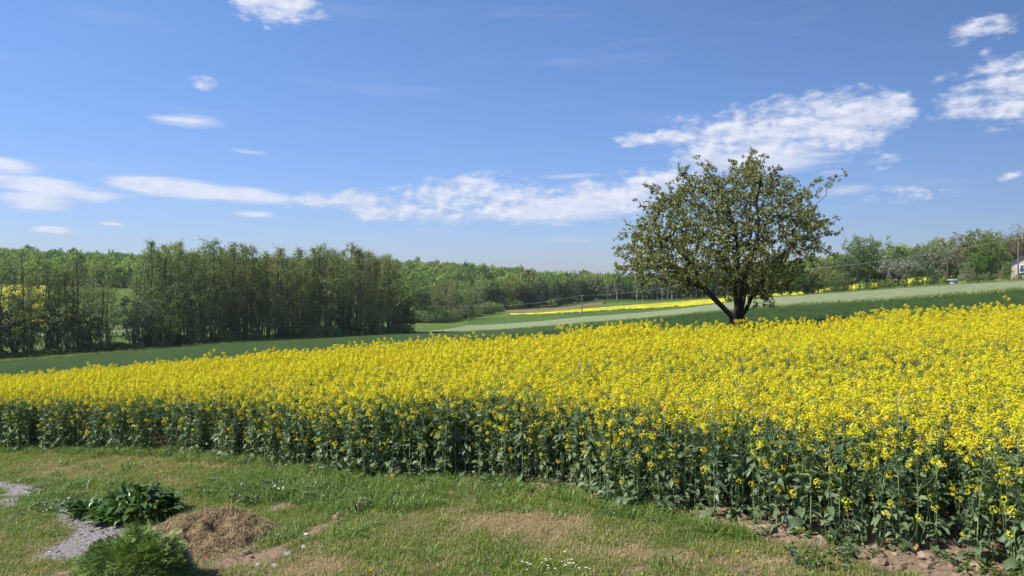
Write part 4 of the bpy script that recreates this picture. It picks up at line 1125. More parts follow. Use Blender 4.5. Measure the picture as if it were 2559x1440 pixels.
for a in [
    (2018, 742, 684, 90, 166, cherryG[0], 10, 7.5, 'dark green round tree with short trunk, right behind the lone tree crown', M_deep),
    (1975, 745, 690, 80, 178, cherryG[1], 10, 7.5, 'low green tree half hidden by the right side of the lone tree', M_green),
    (2046, 738, 696, 60, 172, cherryG[1], 10, 7.5, 'small green tree beside the row of thin stakes', M_green),
    (2085, 733, 672, 50, 170, vaseG[0], 10, 7, 'feathery upright green tree left of the reddish bush', M_alder),
    (2113, 733, 690, 46, 160, bare[0], 12, 9, 'small reddish twiggy tree with hardly any leaves', M_redbr),
    (2164, 722, 592, 112, 165, cherryG[2], 10, 7.5, 'tallest garden cherry tree with silvery shoot tips against the sky', M_silver),
    (2150, 722, 622, 90, 158, cherryG[0], 10, 7.5, 'dense green rounded tree in front of the tall silvery cherry', M_deep),
    (2196, 722, 660, 70, 162, cherryG[1], 10, 7.5, 'green tree on a stout dark trunk right of the tall cherry', M_deep),
    (2237, 724, 640, 100, 152, vaseG[1], 10, 7, 'pear tree with whitish blossom in front of the yellow strip', M_blossom),
    (2292, 712, 632, 70, 160, cherryG[0], 10, 7.5, 'green tree between the blossoming pear and the forked tree', M_silver),
    (2338, 707, 598, 84, 158, vaseG[0], 10, 7, 'tall loose tree with forked leaning trunk and pale leaves', M_silver),
    (2368, 704, 612, 90, 170, bare[1], 12, 9, 'brown twiggy tree behind the pale garden tank', M_alder_brown),
    (2404, 702, 588, 70, 178, bare[0], 12, 9, 'thin bare-topped tree rising over the pale garden tank', M_alder_brown),
    (2418, 716, 652, 32, 128, weep, 6, 3.2, 'little weeping willow at the edge of the pale green field', M_silver),
    (2440, 698, 578, 110, 176, cherryG[2], 10, 7.5, 'big brownish budding tree in the middle of the right-hand grove', M_alder_brown),
    (2472, 698, 604, 84, 158, cherryG[0], 10, 7.5, 'bright green tree left of the house above the yellow patch', M_green),
    (2434, 698, 640, 64, 155, cherryG[1], 10, 7.5, 'fresh green low tree above the small weeping willow', M_green),
    (2516, 706, 652, 28, 128, weep, 6, 3.2, 'young yellow-green tree on a thin stem left of the house', M_bright),
    (2500, 696, 590, 80, 172, bare[1], 12, 9, 'brown budding tree behind the house corner', M_alder_brown),
    (2544, 692, 562, 110, 172, bare[0], 12, 9, 'tall bare grey tree behind the house roof', M_twig),
    (2595, 690, 580, 110, 168, bare[1], 12, 9, 'bare brown tree behind the house, beyond the frame edge', M_alder_brown),
]:
    gtree(*a)
for px_, Y in ((2035, 200), (2085, 198), (2145, 200), (2230, 196), (2330, 200), (2370, 200), (2420, 200), (2475, 200), (2060, 190), (2120, 195), (2180, 195), (2250, 192), (2310, 190), (2350, 186), (2390, 190), (2450, 192), (2500, 190), (2540, 190), (2280, 205), (2210, 205)):
    H = random.uniform(7, 11)
    place_tree('garden_tree', random.choice(cherryG + vaseG), at(px_, Y), Y, H / 10, 'back-row garden tree ' + ('behind the row of stakes' if px_ < 2100 else 'behind the tall cherry tree' if px_ < 2190 else 'behind the blossoming pear' if px_ < 2260 else 'just left of the forked tree' if px_ < 2320 else 'just right of the forked tree' if px_ < 2360 else 'behind the pale tank' if px_ < 2400 else 'behind the weeping willow' if px_ < 2460 else 'behind the house corner'), group='back row of garden trees', leaf=random.choice([M_green, M_alder, M_deep, M_alder_brown]))
shr = [make_bush(840 + i, 2.0, 1.5, 900, 0.15, M_deep) for i in range(3)]
SH = [(2018, 742, 30, 26, 'dark dense bush at the left end of the garden row', 'd'), (2097, 737, 22, 22, 'round near-black clipped bush right of the stakes', 'd'), (2118, 736, 20, 18, 'small bush right of the near-black round one', 'd'), (2155, 732, 24, 16, 'grey-green low bush under the tall cherry', 'a'),
      (2185, 732, 28, 18, 'wide low bush right of the tall cherry trunk', 'd'), (2208, 731, 22, 16, 'bush touching the wide low one on its right', 'g'), (2218, 730, 20, 18, 'dark end bush of the touching trio', 'd'), (2238, 730, 12, 10, 'tiny shrub left of the stout pear trunk', 'a'), (2261, 725, 12, 20, 'narrow upright green shrub right of the pear trunk', 'g'),
      (2294, 726, 20, 18, 'round green shrub standing alone before the brown bare spot', 'g'), (2326, 725, 18, 28, 'tall two-tone shrub right of the brown bare spot', 'g'), (2341, 722, 12, 16, 'slim dark shrub leaning on the tall two-tone one', 'd'), (2357, 722, 16, 12, 'low box-like shrub left of the pale garden tank', 'a'),
      (2370, 719, 14, 13, 'small shrub just below the pale garden tank', 'g'), (2382, 719, 13, 13, 'small round shrub right below the pale garden tank', 'g'), (2424, 716, 8, 12, 'tiny sprig beside the weeping willow stem', 'g'), (2440, 715, 16, 13, 'light and dark green ball shrub right of the weeping willow', 'g'),
      (2470, 714, 28, 16, 'widest rounded shrub between weeping willow and house', 'g'), (2516, 713, 16, 9, 'reddish low shrub under the young yellow-green tree', 'r'), (2540, 706, 14, 12, 'shrub at the foot of the house wall', 'a'), (2556, 713, 16, 16, 'dark shrub right of the power pole by the house', 'd')]
for px_, py_, w_, h_, lab, c in SH:
    Y = float(np.interp(px_, [1990, 2230, 2559], [169, 147, 120])) + 1.0
    x = at(px_, Y); sw = 1.3 * w_ / F * Y / 2.0; sh = 1.75 * h_ / F * Y / 1.5
    place_bush('garden_shrub', random.choice(shr), x, Y, (sw, sw, sh), lab, 'shrubs along the garden edge', leaf={'d': M_deep, 'g': M_deep, 'a': M_green, 'r': M_redbr}[c])
# thin stakes by the yellow strip
for k, px_ in enumerate((2052, 2058, 2063, 2068, 2074, 2081, 2086)):
    Y = 165.0; x = at(px_, Y)
    obj('wooden_stake', mesh_np('wooden_stake', *tubes([(0, 0, -.2)], [(0.03, 0, 1.5)], [.045], [.04], 6), M_wood), None, (x, Y, h1(x, Y)), label='thin dark stake before the yellow strip, ' + ('left half' if k < 3 else 'right half') + ' of its row', category='stake', group='stakes before the yellow strip')
def house():
    Y = 134.0; x0 = at(2527, Y); z0 = h1(x0, Y) - 0.2
    M_wall = mat_plain('pinkish_render', (0.52, 0.44, 0.40), 0.9, 0.08, 2.0, 0.1); M_pl = mat_plain('plinth_render', (0.42, 0.29, 0.25), 0.9, 0.15, 3.0, 0.1)
    M_roof = mat_plain('dark_roofing', (0.10, 0.10, 0.11), 0.7, 0.2, 5.0, 0.3); M_fr = mat_plain('white_frame', (0.8, 0.8, 0.8), 0.5, 0.05)
    gl = bpy.data.materials.new('window_glass'); gl.use_nodes = True; b = gl.node_tree.nodes['Principled BSDF']; b.inputs['Base Color'].default_value = (.05, .08, .12, 1); b.inputs['Roughness'].default_value = .05
    t = thing('house', 'pinkish-grey rendered gable house with dark roof and white window at the right edge', 'house', (x0, Y, z0), R_(-38))
    Wd, Dp, E, A = 8.4, 11.0, 3.55, 5.9
    def prism(name, pts, y0, y1, mat, par):
        n = len(pts); v = [(x, y0, z) for x, z in pts] + [(x, y1, z) for x, z in pts]
        me = bpy.data.meshes.new(name); me.from_pydata(v, [], [tuple(range(n)), tuple(range(2 * n - 1, n - 1, -1))] + [(i, i + n, (i + 1) % n + n, (i + 1) % n) for i in range(n)]); me.materials.append(mat)
        return obj(name, me, par)
    prism('wall', [(0, 0.75), (Wd, 0.75), (Wd, E), (Wd / 2, A), (0, E)], 0, Dp, M_wall, t)
    prism('plinth', [(-.03, 0), (Wd + .03, 0), (Wd + .03, .747), (-.03, .747)], -.03, Dp + .03, M_pl, t)
    s = (A - E) / (Wd / 2); o = .5
    prism('roof', [(-o, E - s * o + .02), (Wd / 2, A + .02), (Wd + o, E - s * o + .02), (Wd + o, E - s * o + .2), (Wd / 2, A + .22), (-o, E - s * o + .2)], -.45, Dp + .4, M_roof, t)
    for wx in (1.25, 5.4):
        fr = Acc()
        for q in (box(wx, wx + 1.5, -.06, .04, 1.75, 1.87), box(wx, wx + 1.5, -.06, .04, 3.08, 3.2), box(wx, wx + .12, -.055, .04, 1.87, 3.08), box(wx + 1.38, wx + 1.5, -.055, .04, 1.87, 3.08), box(wx + .71, wx + .79, -.05, .04, 1.87, 3.08)): fr.add(*q)
        w = obj('window', fr.mesh('window_frame', M_fr), t); obj('pane', mesh_np('pane', *box(wx + .12, wx + 1.38, -.02, .03, 1.87, 3.08), gl), w); obj('sill', mesh_np('sill', *box(wx - .08, wx + 1.58, -.14, -.003, 1.68, 1.745), M_fr), w)
house()
def tank():
    Y = 133.0; x = at(2384, Y)
    Mg = mat_plain('galvanised_metal', (0.50, 0.52, 0.55), 0.45, 0.15, 4, 0.5); Ml = mat_plain('pale_lid', (0.72, 0.72, 0.72), 0.5, 0.1)
    t = thing('garden_tank', 'pale grey round tank with flat overhanging lid on the garden grass', 'tank', (x, Y, h1(x, Y)))
    obj('drum', mesh_np('drum', *tubes([(0, 0, 0)], [(0, 0, 1.15)], [.62], [.62], 20), Mg, True), t)
    v, f = tubes([(0, 0, 1.15)], [(0, 0, 1.27)], [1.0], [1.0], 20); A = Acc(); A.add(v, f); A.add([(0, 0, 1.27)] + list(v[20:40]), np.array([(0, i + 1, (i + 1) % 20 + 1) for i in range(20)])); obj('lid', A.mesh('lid', Ml), t)
    for dx, lab in ((-.95, 'small white block left of the pale garden tank'), (1.15, 'small white block right of the pale garden tank')):
        obj('garden_block', mesh_np('garden_block', *box(-.17, .17, -.17, .17, -.05, .38), Ml), None, (x + dx, Y - .6, h1(x + dx, Y - .6)), label=lab, category='block')
tank()
# ---- power line
poles = [('behind the alder grove, end of the line', 905, 335, 7.2), ('left of the lone tree, standing on the pale strip tip', 1172, 280, 7.2), ('middle of the picture in front of the narrow yellow strip', 1455, 239, 7.2),
         ('hidden behind the lone tree crown', 1835, 178, 7.4), ('beside the house on the right', 2545, 120, 7.35), ('beyond the house outside the frame', 4200, 62, 7.4)]
tops = []
for lab, px_, Y, H in poles:
    x = at(px_, Y); z = h1(x, Y)
    tops.append((x, Y, z + H))
    t = thing('utility_pole', 'weathered utility pole ' + lab, 'utility pole', (x, Y, z), R_(-38))
    k = 1.0
    obj('pole', mesh_np('pole', *pathtube([(0, 0, -.3), (0, 0, H * .5), (0, 0, H + .15)], [.17, .14, .11], 8), M_wood, True), t)
    obj('crossarm', mesh_np('crossarm', *box(-.62, .62, -.05, .05, H - .16, H - .05), M_wood), t)
    for sx in (-.52, .52): obj('insulator', mesh_np('insulator', *pathtube([(sx, 0, H - .05), (sx, 0, H + .02), (sx, 0, H + .1)], [.03, .06, .04], 8), M_white, True), t)
px_, Y = 1187, 330; x = at(px_, Y)
obj('short_post', mesh_np('short_post', *pathtube([(0, 0, -.3), (0, 0, 4.0)], [.12, .09], 6), M_wood), None, (x, Y, h1(x, Y)), label='short dark post on the meadow right behind the left power pole', category='post')
for i in range(len(tops) - 1):
    a, b = np.array(tops[i]), np.array(tops[i + 1]); d = unit((b - a) * np.array([1, 1, 0])); n = np.array([-d[1], d[0], 0]) * .52
    for s_, nm in ((1, 'far'), (-1, 'near')):
        u = np.linspace(0, 1, 24)[:, None]; L = np.linalg.norm(b - a)
        p = a + n * s_ + (b - a) * u; p[:, 2] -= (4 * u * (1 - u) * (0.6 + L * 0.011)).ravel() - .1
        obj('overhead_wire', mesh_np('overhead_wire', *pathtube(p, np.full(24, .016), 4), M_wire), None, label='%s one of the two thin wires %s' % (nm, ['running left behind the grove', 'between the left and the middle power pole', 'from the middle pole to the lone tree', 'from the lone tree to the house', 'leading past the house'][i]), category='wire')

# ------------------------------------------------------------------ foreground
def heap():
    gx, gy = ground_at(492, 1360); z0 = h1(gx, gy)
    rng = np.random.default_rng(21)
    n = 110; u = np.linspace(-1, 1, n); U, V = np.meshgrid(u, u)
    rx, ry = 0.90, 0.70
    def hf(U, V):
        r = np.sqrt(U * U + V * V)
        Vs = V - .28 * (1 - np.clip(V * V, 0, 1)); r = np.sqrt(U * U + Vs * Vs)
        b = np.clip(1 - r ** 1.9, 0, 1) ** 0.9 * 0.30
        b = b * (1 + .12 * np.sin(U * 2.1 + .4)) + np.clip(1 - r, 0, 1) ** .3 * (0.16 * (fbm(U, V, 3.2, 4, 50) - .5) + .13 * (fbm(U, V, 8, 3, 51) - .5))
        for a, c, w, dd in ((.24, .02, .13, .15), (-.42, .0, .08, .07), (-.05, .12, .07, .05), (-.30, -.20, .08, .06), (.05, -.42, .10, .07), (.45, -.25, .08, .06), (-.05, -.25, .08, .05), (.2, -.5, .08, .05)):
            b = b - 1.5 * dd * np.exp(-((U - a) ** 2 + (V - c) ** 2 * .6) / w ** 2)
        return b
    Z = hf(U, V); X = U * rx + gx; Y = V * ry + gy
    zz = hz(X, Y) - z0 + Z - .012 - .03 * (np.sqrt(U * U + V * V) > 1)
    v = np.stack([U * rx, V * ry, zz], -1).reshape(-1, 3)
    i = np.arange(n - 1)[:, None] * n; j = np.arange(n - 1)[None]; f = np.stack([i + j, i + j + 1, i + n + j + 1, i + n + j], -1)
    keep = (np.sqrt(U * U + V * V) < 1.08)[:-1, :-1]
    t = thing('compost_heap', 'brown mound of dried grass clippings beside the dark broad-leaved clump', 'compost heap', (gx, gy, z0))
    obj('clippings', mesh_np('clippings', v, f[keep], M_heap, True), t)
    m = 11000
    a = rng.uniform(-1.1, 1.1, (m, 2)); r = np.hypot(a[:, 0], a[:, 1]); a = a[r < 1.12]; m = len(a)
    e = .01
    z = hf(a[:, 0], a[:, 1]); gxv = (hf(a[:, 0] + e, a[:, 1]) - z) / (e * rx); gyv = (hf(a[:, 0], a[:, 1] + e) - z) / (e * ry)
    P0 = np.stack([a[:, 0] * rx, a[:, 1] * ry, z + hz(a[:, 0] * rx + gx, a[:, 1] * ry + gy) - z0 + rng.uniform(-.006, .018, m)], 1)
    th = rng.random(m) * 2 * PI; d = np.stack([np.cos(th), np.sin(th), np.cos(th) * gxv + np.sin(th) * gyv + rng.normal(size=m) * .35], 1); d = unit(d)
    L = rng.uniform(.025, .075, (m, 1)); s = unit(np.cross(d, rng.normal(size=(m, 3)) * .4 + np.array([0, 0, 1]))) * .0022
    v = np.stack([P0 - d * L / 2 - s, P0 - d * L / 2 + s, P0 + d * L / 2 + s, P0 + d * L / 2 - s], 1).reshape(-1, 3)
    obj('dry_strands', mesh_np('dry_strands', v, np.arange(4 * m).reshape(m, 4), M_hay), t, kind='stuff')
heap()
def arch_leaf(L, Wd, lift, droop, seed, rows=7):
    rng = np.random.default_rng(seed); t = np.linspace(0, 1, rows); wp = np.interp(t, [0, .12, .35, .6, .85, 1], [.25, .35, .85, 1, .6, .02]); v = []
    for k, u in enumerate(t):
        a = lift - droop * u
        if k == 0: c = np.zeros(3)
        else: c = c + np.array([math.cos(a), 0, math.sin(a)]) * L / (rows - 1)
        w = Wd / 2 * wp[k]; nn = np.array([-math.sin(a), 0, math.cos(a)]) * w * .45
        wv = rng.normal() * w * .25
        v += [c + np.array([0, -w, 0]) + nn, c, c + np.array([0, w, wv]) + nn]
    f = []
    for k in range(rows - 1):
        a = k * 3; f += [(a, a + 1, a + 4, a + 3), (a + 1, a + 2, a + 5, a + 4)]
    return np.array(v), np.array(f)
def broad_clump(px_, py_, Rx, Ry, H, n, label, seed, Ls=(.20, .30), name='broad_leaved_clump', nc=9):
    rng = random.Random(seed); gx, gy = ground_at(px_, py_); t = thing(name, label, 'plant', (gx, gy, h1(gx, gy)))
    kinds = [mesh_np('clump_leaf', *arch_leaf(rng.uniform(*Ls), rng.uniform(*Ls) * .30, rng.uniform(.8, 1.45), rng.uniform(.6, 1.7), seed * 10 + i), M_comfrey, True) for i in range(7)]
    for k in range(n):
        a = rng.random() * 2 * PI; r = math.sqrt(rng.random())
        lx, ly = math.cos(a) * r * Rx, math.sin(a) * r * Ry
        o = obj('leaf', kinds[rng.randrange(7)], t, (lx, ly, h1(gx + lx, gy + ly) - h1(gx, gy) + H * max(0, 1 - r * r) * rng.random() * .62))
        o.rotation_euler = (rng.gauss(0, .15), rng.gauss(0, .15), a + rng.gauss(0, .7)); o.scale = (rng.uniform(.8, 1.2),) * 3
broad_clump(335, 1296, .50, .34, .62, 290, 'large dark clump of broad glossy leaves behind the feathery bush', 31, (.24, .36))
broad_clump(212, 1292, .18, .15, .22, 70, 'smaller clump of long arching leaves at the ash patch', 32, (.22, .32))
for k, (px_, py_, n, sc, w) in enumerate([(628, 1262, 18, (.12, .17), 'just above the brown heap'), (745, 1222, 12, (.10, .15), 'in the long grass near the field edge'), (560, 1222, 12, (.09, .14), 'between heap and dandelion'), (505, 1238, 10, (.09, .13), 'right of the dark leafy clump'),
(700, 1215, 12, (.10, .14), 'among the lush weeds')]):
    broad_clump(px_, py_, .10, .10, .05, n, 'fresh green leafy weed rosette ' + w, 60 + k, sc, 'leafy_weed')
def fern_bush():
    gx, gy = ground_at(332, 1490); t = thing('feathery_bush', 'bright green mound of finely cut feathery leaves in the near left corner', 'bush', (gx, gy, h1(gx, gy)))
    rng = np.random.default_rng(41); A = Acc(); St = Acc(); Rx, Ry, H = .60, .50, .70
    nf = 760
    g = unit(rng.normal(size=(nf, 3))); g[:, 2] = np.abs(g[:, 2]); g *= (.62 + .38 * rng.random((nf, 1)) ** .4)
    g *= (1 + .16 * np.sin(g[:, 0:1] * 7 + 1) * np.cos(g[:, 1:2] * 6))
    root = g * np.array([Rx, Ry, H]) * .74 + np.array([0, 0, .03]); 
    for k in range(nf):
        d = unit(g[k] * np.array([1, 1, .55]) + rng.normal(size=3) * .35); L = rng.uniform(.13, .22)
        u = np.linspace(0, 1, 6)[:, None]; P_ = root[k] + d * L * u + np.array([0, 0, -1]) * (L * .45 * u * u)
        St.add(*pathtube(P_, np.linspace(.0025, .001, 6), 3))
        side = unit(np.cross(d, np.array([0, 0, 1.0]) + rng.normal(size=3) * .3)); nrm = np.cross(side, d)
        for q in range(1, 6):
            lw = L * .38 * math.sin(PI * (q / 6.2)) + .01
            for sg in (-1, 1):
                dr = unit(side * sg + d * .8 + nrm * rng.normal() * .3); e = P_[q] + dr * lw; m_ = P_[q] + dr * lw * .5; w_ = unit(np.cross(dr, nrm)) * .0065
                A.add([P_[q], m_ + w_, e, m_ - w_], [(0, 1, 2, 3)])
                for z_ in (.45, .75):
                    for s2 in (-1, 1):
                        b_ = P_[q] + dr * lw * z_; d2 = unit(dr + s2 * unit(np.cross(dr, nrm)) * 1.1); L2 = lw * .42; w2 = np.cross(d2, nrm) * .0055
                        A.add([b_, b_ + d2 * L2 * .5 + w2, b_ + d2 * L2, b_ + d2 * L2 * .5 - w2], [(0, 1, 2, 3)])
    for k in range(40):
        a = rng.random() * 2 * PI; r = rng.random() * .6
        St.add(*pathtube([(0.1 * math.cos(a), .1 * math.sin(a), -.03), (r * Rx * math.cos(a), r * Ry * math.sin(a), H * .6)], [.006, .003], 4))
    obj('feathery_foliage', A.mesh('feathery_foliage', M_fern), t, kind='stuff'); obj('stalks', St.mesh('stalks', M_rape_stem), t, kind='stuff')
fern_bush()
def margins():
    rng = np.random.default_rng(55); ms = [tuft(60 + k, 60, .5, .25, .75, .05, .5, [M_lush, M_straw], .12 + .1 * k) for k in range(3)]
    P_ = []
    for pts, n, wd in (([(955, 186), (1172, 199.5), (1455, 169.5), (1640, 149.5), (1900, 111.7), (2230, 84.8), (2559, 62.8)], 1500, .5), ([(1172, 270), (1455, 236), (1640, 215), (1900, 175.5), (2230, 145.5), (2559, 118.5)], 1300, 1.0),
                       ([(-300, 119), (0, 125.5), (200, 130.5), (620, 150.5), (1000, 185)], 1700, 1.2), ([(1275, 329), (1455, 290), (1640, 250), (1900, 212), (2330, 168)], 500, .6)):
        p = np.array([(at(*q), q[1]) for q in pts]); t = rng.random(n); sx = np.linspace(0, 1, len(p))
        P_.append(np.stack([np.interp(t, sx, p[:, 0]) + rng.normal(size=n) * wd, np.interp(t, sx, p[:, 1]) + rng.normal(size=n) * wd], 1))
    P_ = np.concatenate(P_); n = len(P_)
    scatter('margin_grass', ms, np.stack([P_[:, 0], P_[:, 1], hz(P_[:, 0], P_[:, 1])], 1), rng.random(n) * 6.28, rng.uniform(.5, 1.3, n), rng.integers(0, 3, n))
    # wheat blades where the field is near enough to tell them apart
    n = 26000; Y = rng.uniform(20, 66, n) ; X = rng.uniform(-14, 48, n); ok = (Y > y_far(X) + .5) & (X / Y < .8) & (X / Y > -.25); px = CX + F * X / Y
    ok &= Y < np.interp(px, [1200, 1900, 2230, 2559], [66, 66, 66, 61]); X, Y = X[ok], Y[ok]
    mw = [tuft(70 + k, 34, .22, .30, .46, .022, .25, [M_wheatb, M_wheatb], 0) for k in range(3)]
    scatter('wheat_blades', mw, np.stack([X, Y, hz(X, Y)], 1), rng.random(len(X)) * 6.28, rng.uniform(.9, 1.12, len(X)), rng.integers(0, 3, len(X)))
M_wheatb = mat_leaf('wheat_blades', (0.045, 0.095, 0.018), (0.09, 0.155, 0.04), 0.2, 0.5, 0.3, 0.15)
margins()
# ---- flowers in the lawn
def dandelion(px_, py_, label, puff=False):
    gx, gy = ground_at(px_, py_ + 4); t = thing('dandelion_clock' if puff else 'dandelion', label, 'dandelion', (gx, gy, h1(gx, gy)))
    hh = .09 if puff else .045
    obj('stem', mesh_np('dandelion_stem', *pathtube([(0, 0, -.01), (0.004, 0, hh)], [.002, .002], 4), M_rape_stem), t)
    rng = np.random.default_rng(int(px_)); A = Acc(); n = 70
    if puff: g = unit(rng.normal(size=(n, 3))); A.add(*leafquads(g * .017 + np.array([0, 0, hh + .012]), rng, .012, .006, g * 3))
    else: g = unit(rng.normal(size=(n, 3)) * np.array([1, 1, .25]) + np.array([0, 0, .15])); A.add(*leafquads(g * .011 + np.array([0, 0, hh + .004]), rng, .022, .006, g * 3, .4))
    obj('seed_head' if puff else 'flower', A.mesh('dandelion_head', M_white if puff else M_dandy), t)
for a in [(1098, 1370, 'yellow dandelion flower alone in the middle of the lawn'), (575, 1212, 'yellow dandelion in green grass behind the brown heap'), (155, 1205, 'yellow dandelion in the lawn above the small ash patch'), (1845, 1392, 'yellow dandelion on the lawn left of the low creeping weeds'),
          (926, 1437, 'yellow dandelion at the lower picture edge left of the daisies'), (400, 1184, 'tiny yellow dandelion just above the dark leafy clump')]: dandelion(*a)
for a in [(712, 1408, 'white dandelion clock left of its twin in the lawn below the heap'), (719, 1405, 'white dandelion clock touching its twin in the lawn below the heap'), (756, 1388, 'small dandelion clock above the twin seed heads'), (642, 1436, 'dandelion clock near the lower edge beside the feathery bush'), (684, 1437, 'dandelion clock at the lower edge right of the one by the feathery bush')]: dandelion(*a, puff=True)
rd = random.Random(5)
DX = [(1305, 1421), (1317, 1424), (1325, 1427), (1363, 1412), (1366, 1416), (1376, 1409), (1354, 1423), (1370, 1430), (1371, 1437), (1411, 1397), (1405, 1418), (1427, 1413), (1431, 1411), (1421, 1425), (1426, 1422), (1434, 1426), (1414, 1434), (1388, 1437), (1448, 1438), (1465, 1438), (1474, 1439), (1317, 1439)]
dm_p = None
for px_, py_ in DX:
    gx, gy = ground_at(px_, py_ + 3)
    where = 'left part of the daisy patch' if px_ < 1345 else 'middle of the daisy patch' if px_ < 1395 else 'right part of the daisy patch' if px_ < 1440 else 'beyond the daisy patch at the lower edge'
    t = thing('daisy', 'small white daisy in the lawn, ' + where + (', farther back' if py_ < 1420 else ''), 'daisy', (gx, gy, h1(gx, gy)), rd.random() * 6, rd.uniform(.9, 1.3), 'daisies in the lawn')
    if dm_p is None:
        A = Acc(); a = np.arange(12) * 2 * PI / 12
        for q in a: A.add([(0, 0, .05), (.009 * math.cos(q - .2), .009 * math.sin(q - .2), .052), (.014 * math.cos(q), .014 * math.sin(q), .054), (.009 * math.cos(q + .2), .009 * math.sin(q + .2), .052)], [(0, 1, 2, 3)])
        dm_p = A.mesh('daisy_petals', M_white); v, f = tubes([(0, 0, .05)], [(0, 0, .056)], [.004], [.002], 8); dm_c = mesh_np('daisy_centre', v, f, M_dandy); dm_s = mesh_np('daisy_stem', *pathtube([(0, 0, -.01), (0, 0, .05)], [.001, .001], 3), M_rape_stem)
    obj('petals', dm_p, t); obj('flower_centre', dm_c, t); obj('stem', dm_s, t)
# ---- soil margin: clods past counting, and the stones one can point at
def rock(seed, flat=.55, sub=2):
    import bmesh
    bm = bmesh.new(); bmesh.ops.create_icosphere(bm, subdivisions=sub, radius=1.0); r = np.random.default_rng(seed); ph = r.random(6) * 6
    for v in bm.verts:
        c = v.co; k = 1 + .18 * math.sin(c.x * 2.3 + ph[0]) * math.cos(c.y * 2.1 + ph[1]) + .14 * math.sin(c.z * 4 + ph[2] + c.x * 3) + .07 * math.sin(c.x * 8 + ph[3]) * math.sin(c.y * 7 + ph[4]) + r.normal() * .035
        v.co = (c.x * k, c.y * k * .8, c.z * k * flat)
    me = bpy.data.meshes.new('rock'); bm.to_mesh(me); bm.free(); return me
def clods():
    rng = np.random.default_rng(9); ms = []
    for i in range(5):
        m = rock(70 + i, .7, 2); m.materials.append(M_soil); m.name = 'clod'; ms.append(m)
    n = 30000; X = rng.uniform(-13, 7.5, n); Y = rng.uniform(4.8, 17.5, n); px, py = to_px(X, Y, hz(X, Y))
    _, _, soil, ash = character(X, Y); e = Y - y_near(X)
    w = np.interp(px, [500, 900, 1700, 1900, 2500], [.0, .12, .15, .8, 1.0])
    ok = ((soil > .55) & (e < 1.2) & (px > 1500) & (rng.random(n) < .9)) | ((e > -.12) & (e < .7) & (rng.random(n) < .25 + w * .75)) | ((soil > .6) & (rng.random(n) < .25))
    X, Y = X[ok], Y[ok]; s = np.clip(rng.lognormal(-3.95, .6, len(X)), .006, .07)
    scatter('soil_clods', ms, np.stack([X, Y, hz(X, Y) + s * .2], 1), rng.random(len(X)) * 6.28, s, rng.integers(0, 5, len(X)))
    # ash patch: charred bits and grit
    X = rng.uniform(-11, -3, 26000); Y = rng.uniform(7, 13, 26000); _, _, _, ash = character(X, Y); ok = (ash > .42) & (rng.random(len(X)) < .8); X, Y = X[ok], Y[ok]
    Ma = mat_plain('charred_bits', (0.07, 0.065, 0.065), .9, .4, 30); Mb = mat_plain('ash_grit', (0.42, 0.39, 0.37), .95, .3, 30)
    a = [rock(90, .4, 1), rock(91, .5, 1), rock(92, .4, 1)]; a[0].materials.append(Ma); a[1].materials.append(Mb); a[2].materials.append(Mb)
    s = np.clip(rng.lognormal(-5.0, .45, len(X)), .003, .02)
    scatter('ash_debris', a, np.stack([X, Y, hz(X, Y) + s * .3], 1), rng.random(len(X)) * 6.28, np.stack([s * 1.8, s, s], 1), rng.integers(0, 3, len(X)))
    for k, (px_, py_, r, lab) in enumerate([(1903, 1334, .155, 'large pale flat-topped stone at the foot of the rapeseed'), (1948, 1330, .085, 'smaller brownish stone right of the large pale one'), (1925, 1318, .06, 'round dark stone tucked behind the large pale one'), (2058, 1352, .09, 'pale upright lump of earth among the low leaves'),
                                        (2190, 1375, .07, 'lump of earth in the soil margin left of the leaning stalk'), (2312, 1396, .10, 'broad earth lump at the soil margin on the right'), (2450, 1425, .12, 'smooth pale earth lump at the lower right'), (2240, 1390, .05, 'small lump of earth beside the leaning stalk'), (2105, 1368, .05, 'small lump of earth behind the creeping weeds')]):
        m = rock(120 + k, .55, 3); m.materials.append(M_stone)
        r *= .8 if k == 0 else .62; gx, gy = ground_at(px_, py_); obj('stone', m, None, (gx, gy, h1(gx, gy) + r * .15), label=lab, category='stone'); bpy.data.objects[-1] if False else None
        o = [q for q in COL.objects if q.data == m][0]; o.scale = (r, r, r); o.rotation_euler = (0, 0, k * 1.7)
    m = rock(140, .5, 2); m.materials.append(M_white); gx, gy = ground_at(764, 1342); o = obj('white_pebble', m, None, (gx, gy, h1(gx, gy) + .01), label='small white pebble in the bare streak right of the heap', category='pebble'); o.scale = (.03, .025, .025)
clods()
def low_weeds():
    rng = np.random.default_rng(14); ms = []
    for i in range(4):
        A = Acc()
        for k in range(26):
            a = rng.random() * 6.28; r = rng.random() * .07
            A.add(*leaf_blade(np.array([math.cos(a) * r, math.sin(a) * r, .01 + rng.random() * .06]), (math.cos(a), math.sin(a), rng.uniform(0, .8)), rng.uniform(.025, .06), rng.uniform(.02, .045), .3, .8, rng, 3))
        ms.append(A.mesh('low_weed', M_rape_leaf if i < 2 else M_comfrey))
    n = 16000; X = rng.uniform(-12, 7, n); Y = rng.uniform(4.9, 17.5, n); px, py = to_px(X, Y, hz(X, Y)); e = Y - y_near(X)
    dens = np.where(np.abs(e) < .22, .22, 0) + patches(px, py, [(2050, 1400, 110, 26, .5), (1985, 1400, 60, 18, .3), (2150, 1440, 100, 20, .3), (650, 1240, 160, 20, .35), (830, 1230, 200, 30, .2), (110, 1270, 90, 40, .15), (1560, 1275, 90, 14, .2)])
    ok = rng.random(n) < dens; X, Y = X[ok], Y[ok]
    scatter('low_weeds', ms, np.stack([X, Y, hz(X, Y)], 1), rng.random(len(X)) * 6.28, rng.uniform(.7, 1.5, len(X)), rng.integers(0, 4, len(X)))
low_weeds()
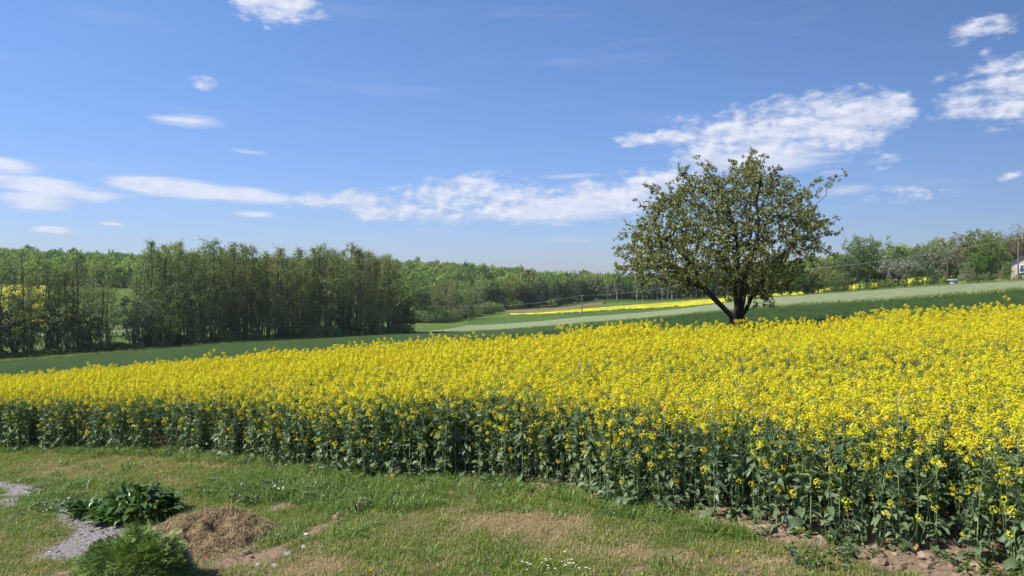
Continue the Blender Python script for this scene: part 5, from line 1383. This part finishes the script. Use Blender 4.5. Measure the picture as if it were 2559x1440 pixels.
def stump():
    gx, gy = ground_at(885, 1286); t = thing('dead_stalk_stump', 'cluster of short broken brown stalks in the long grass right of the heap', 'plant stump', (gx, gy, h1(gx, gy)))
    r = random.Random(3); Md = mat_plain('dead_stalk', (0.14, 0.07, 0.045), .9, .4, 30)
    for k in range(11):
        a = r.random() * 6.28; q = r.random() * .12; h = r.uniform(.07, .17); b = (math.cos(a) * q, math.sin(a) * q * .7)
        obj('stalk', mesh_np('stalk', *pathtube([(b[0], b[1], -.02), (b[0] * 1.1 + .01, b[1], h * .6), (b[0] * 1.3 + r.gauss(0, .015), b[1] * 1.2, h)], [.009, .007, .006], 5), Md), t)
stump()
gx, gy = ground_at(515, 1402); Mr = mat_plain('red_scrap', (0.45, 0.05, 0.03), .6, .1)
obj('red_scrap', mesh_np('red_scrap', *box(-.03, .03, -.015, .015, 0, .012), Mr), None, (gx, gy, h1(gx, gy) + .005), label='tiny red scrap on the bare soil below the brown heap', category='scrap')
for px_, py_, lab in ((508, 1398, 'short forked dark twig beside the red scrap'), (621, 1388, 'little curled brown twig on the bare soil right of the red scrap')):
    gx, gy = ground_at(px_, py_); obj('twig', mesh_np('twig', *pathtube([(0, 0, 0), (.03, 0, .06), (.02, .01, .12)], [.006, .005, .003], 5), M_bark), None, (gx, gy, h1(gx, gy)), label=lab, category='twig')

# ------------------------------------------------------------------ haze
def haze():
    m = bpy.data.materials.new('air'); m.use_nodes = True
    T = NT(m.node_tree); T.n.clear()
    o = T.new('ShaderNodeOutputMaterial'); v = T.new('ShaderNodeVolumePrincipled')
    v.inputs['Color'].default_value = (0.86, 0.92, 1.0, 1); v.inputs['Density'].default_value = 0.00011; v.inputs['Anisotropy'].default_value = 0.2
    T.l.new(v.outputs[0], o.inputs['Volume'])
    obj('haze', mesh_np('haze', *box(-1620, 1620, -1620, 1620, HAZE_BOTTOM, 62), m), kind='stuff')
if HAZE: haze()
for o_ in COL.objects:
    if o_.get('label') and len(o_['label'].split()) > 16: print('LONG LABEL', o_.name, o_['label'])
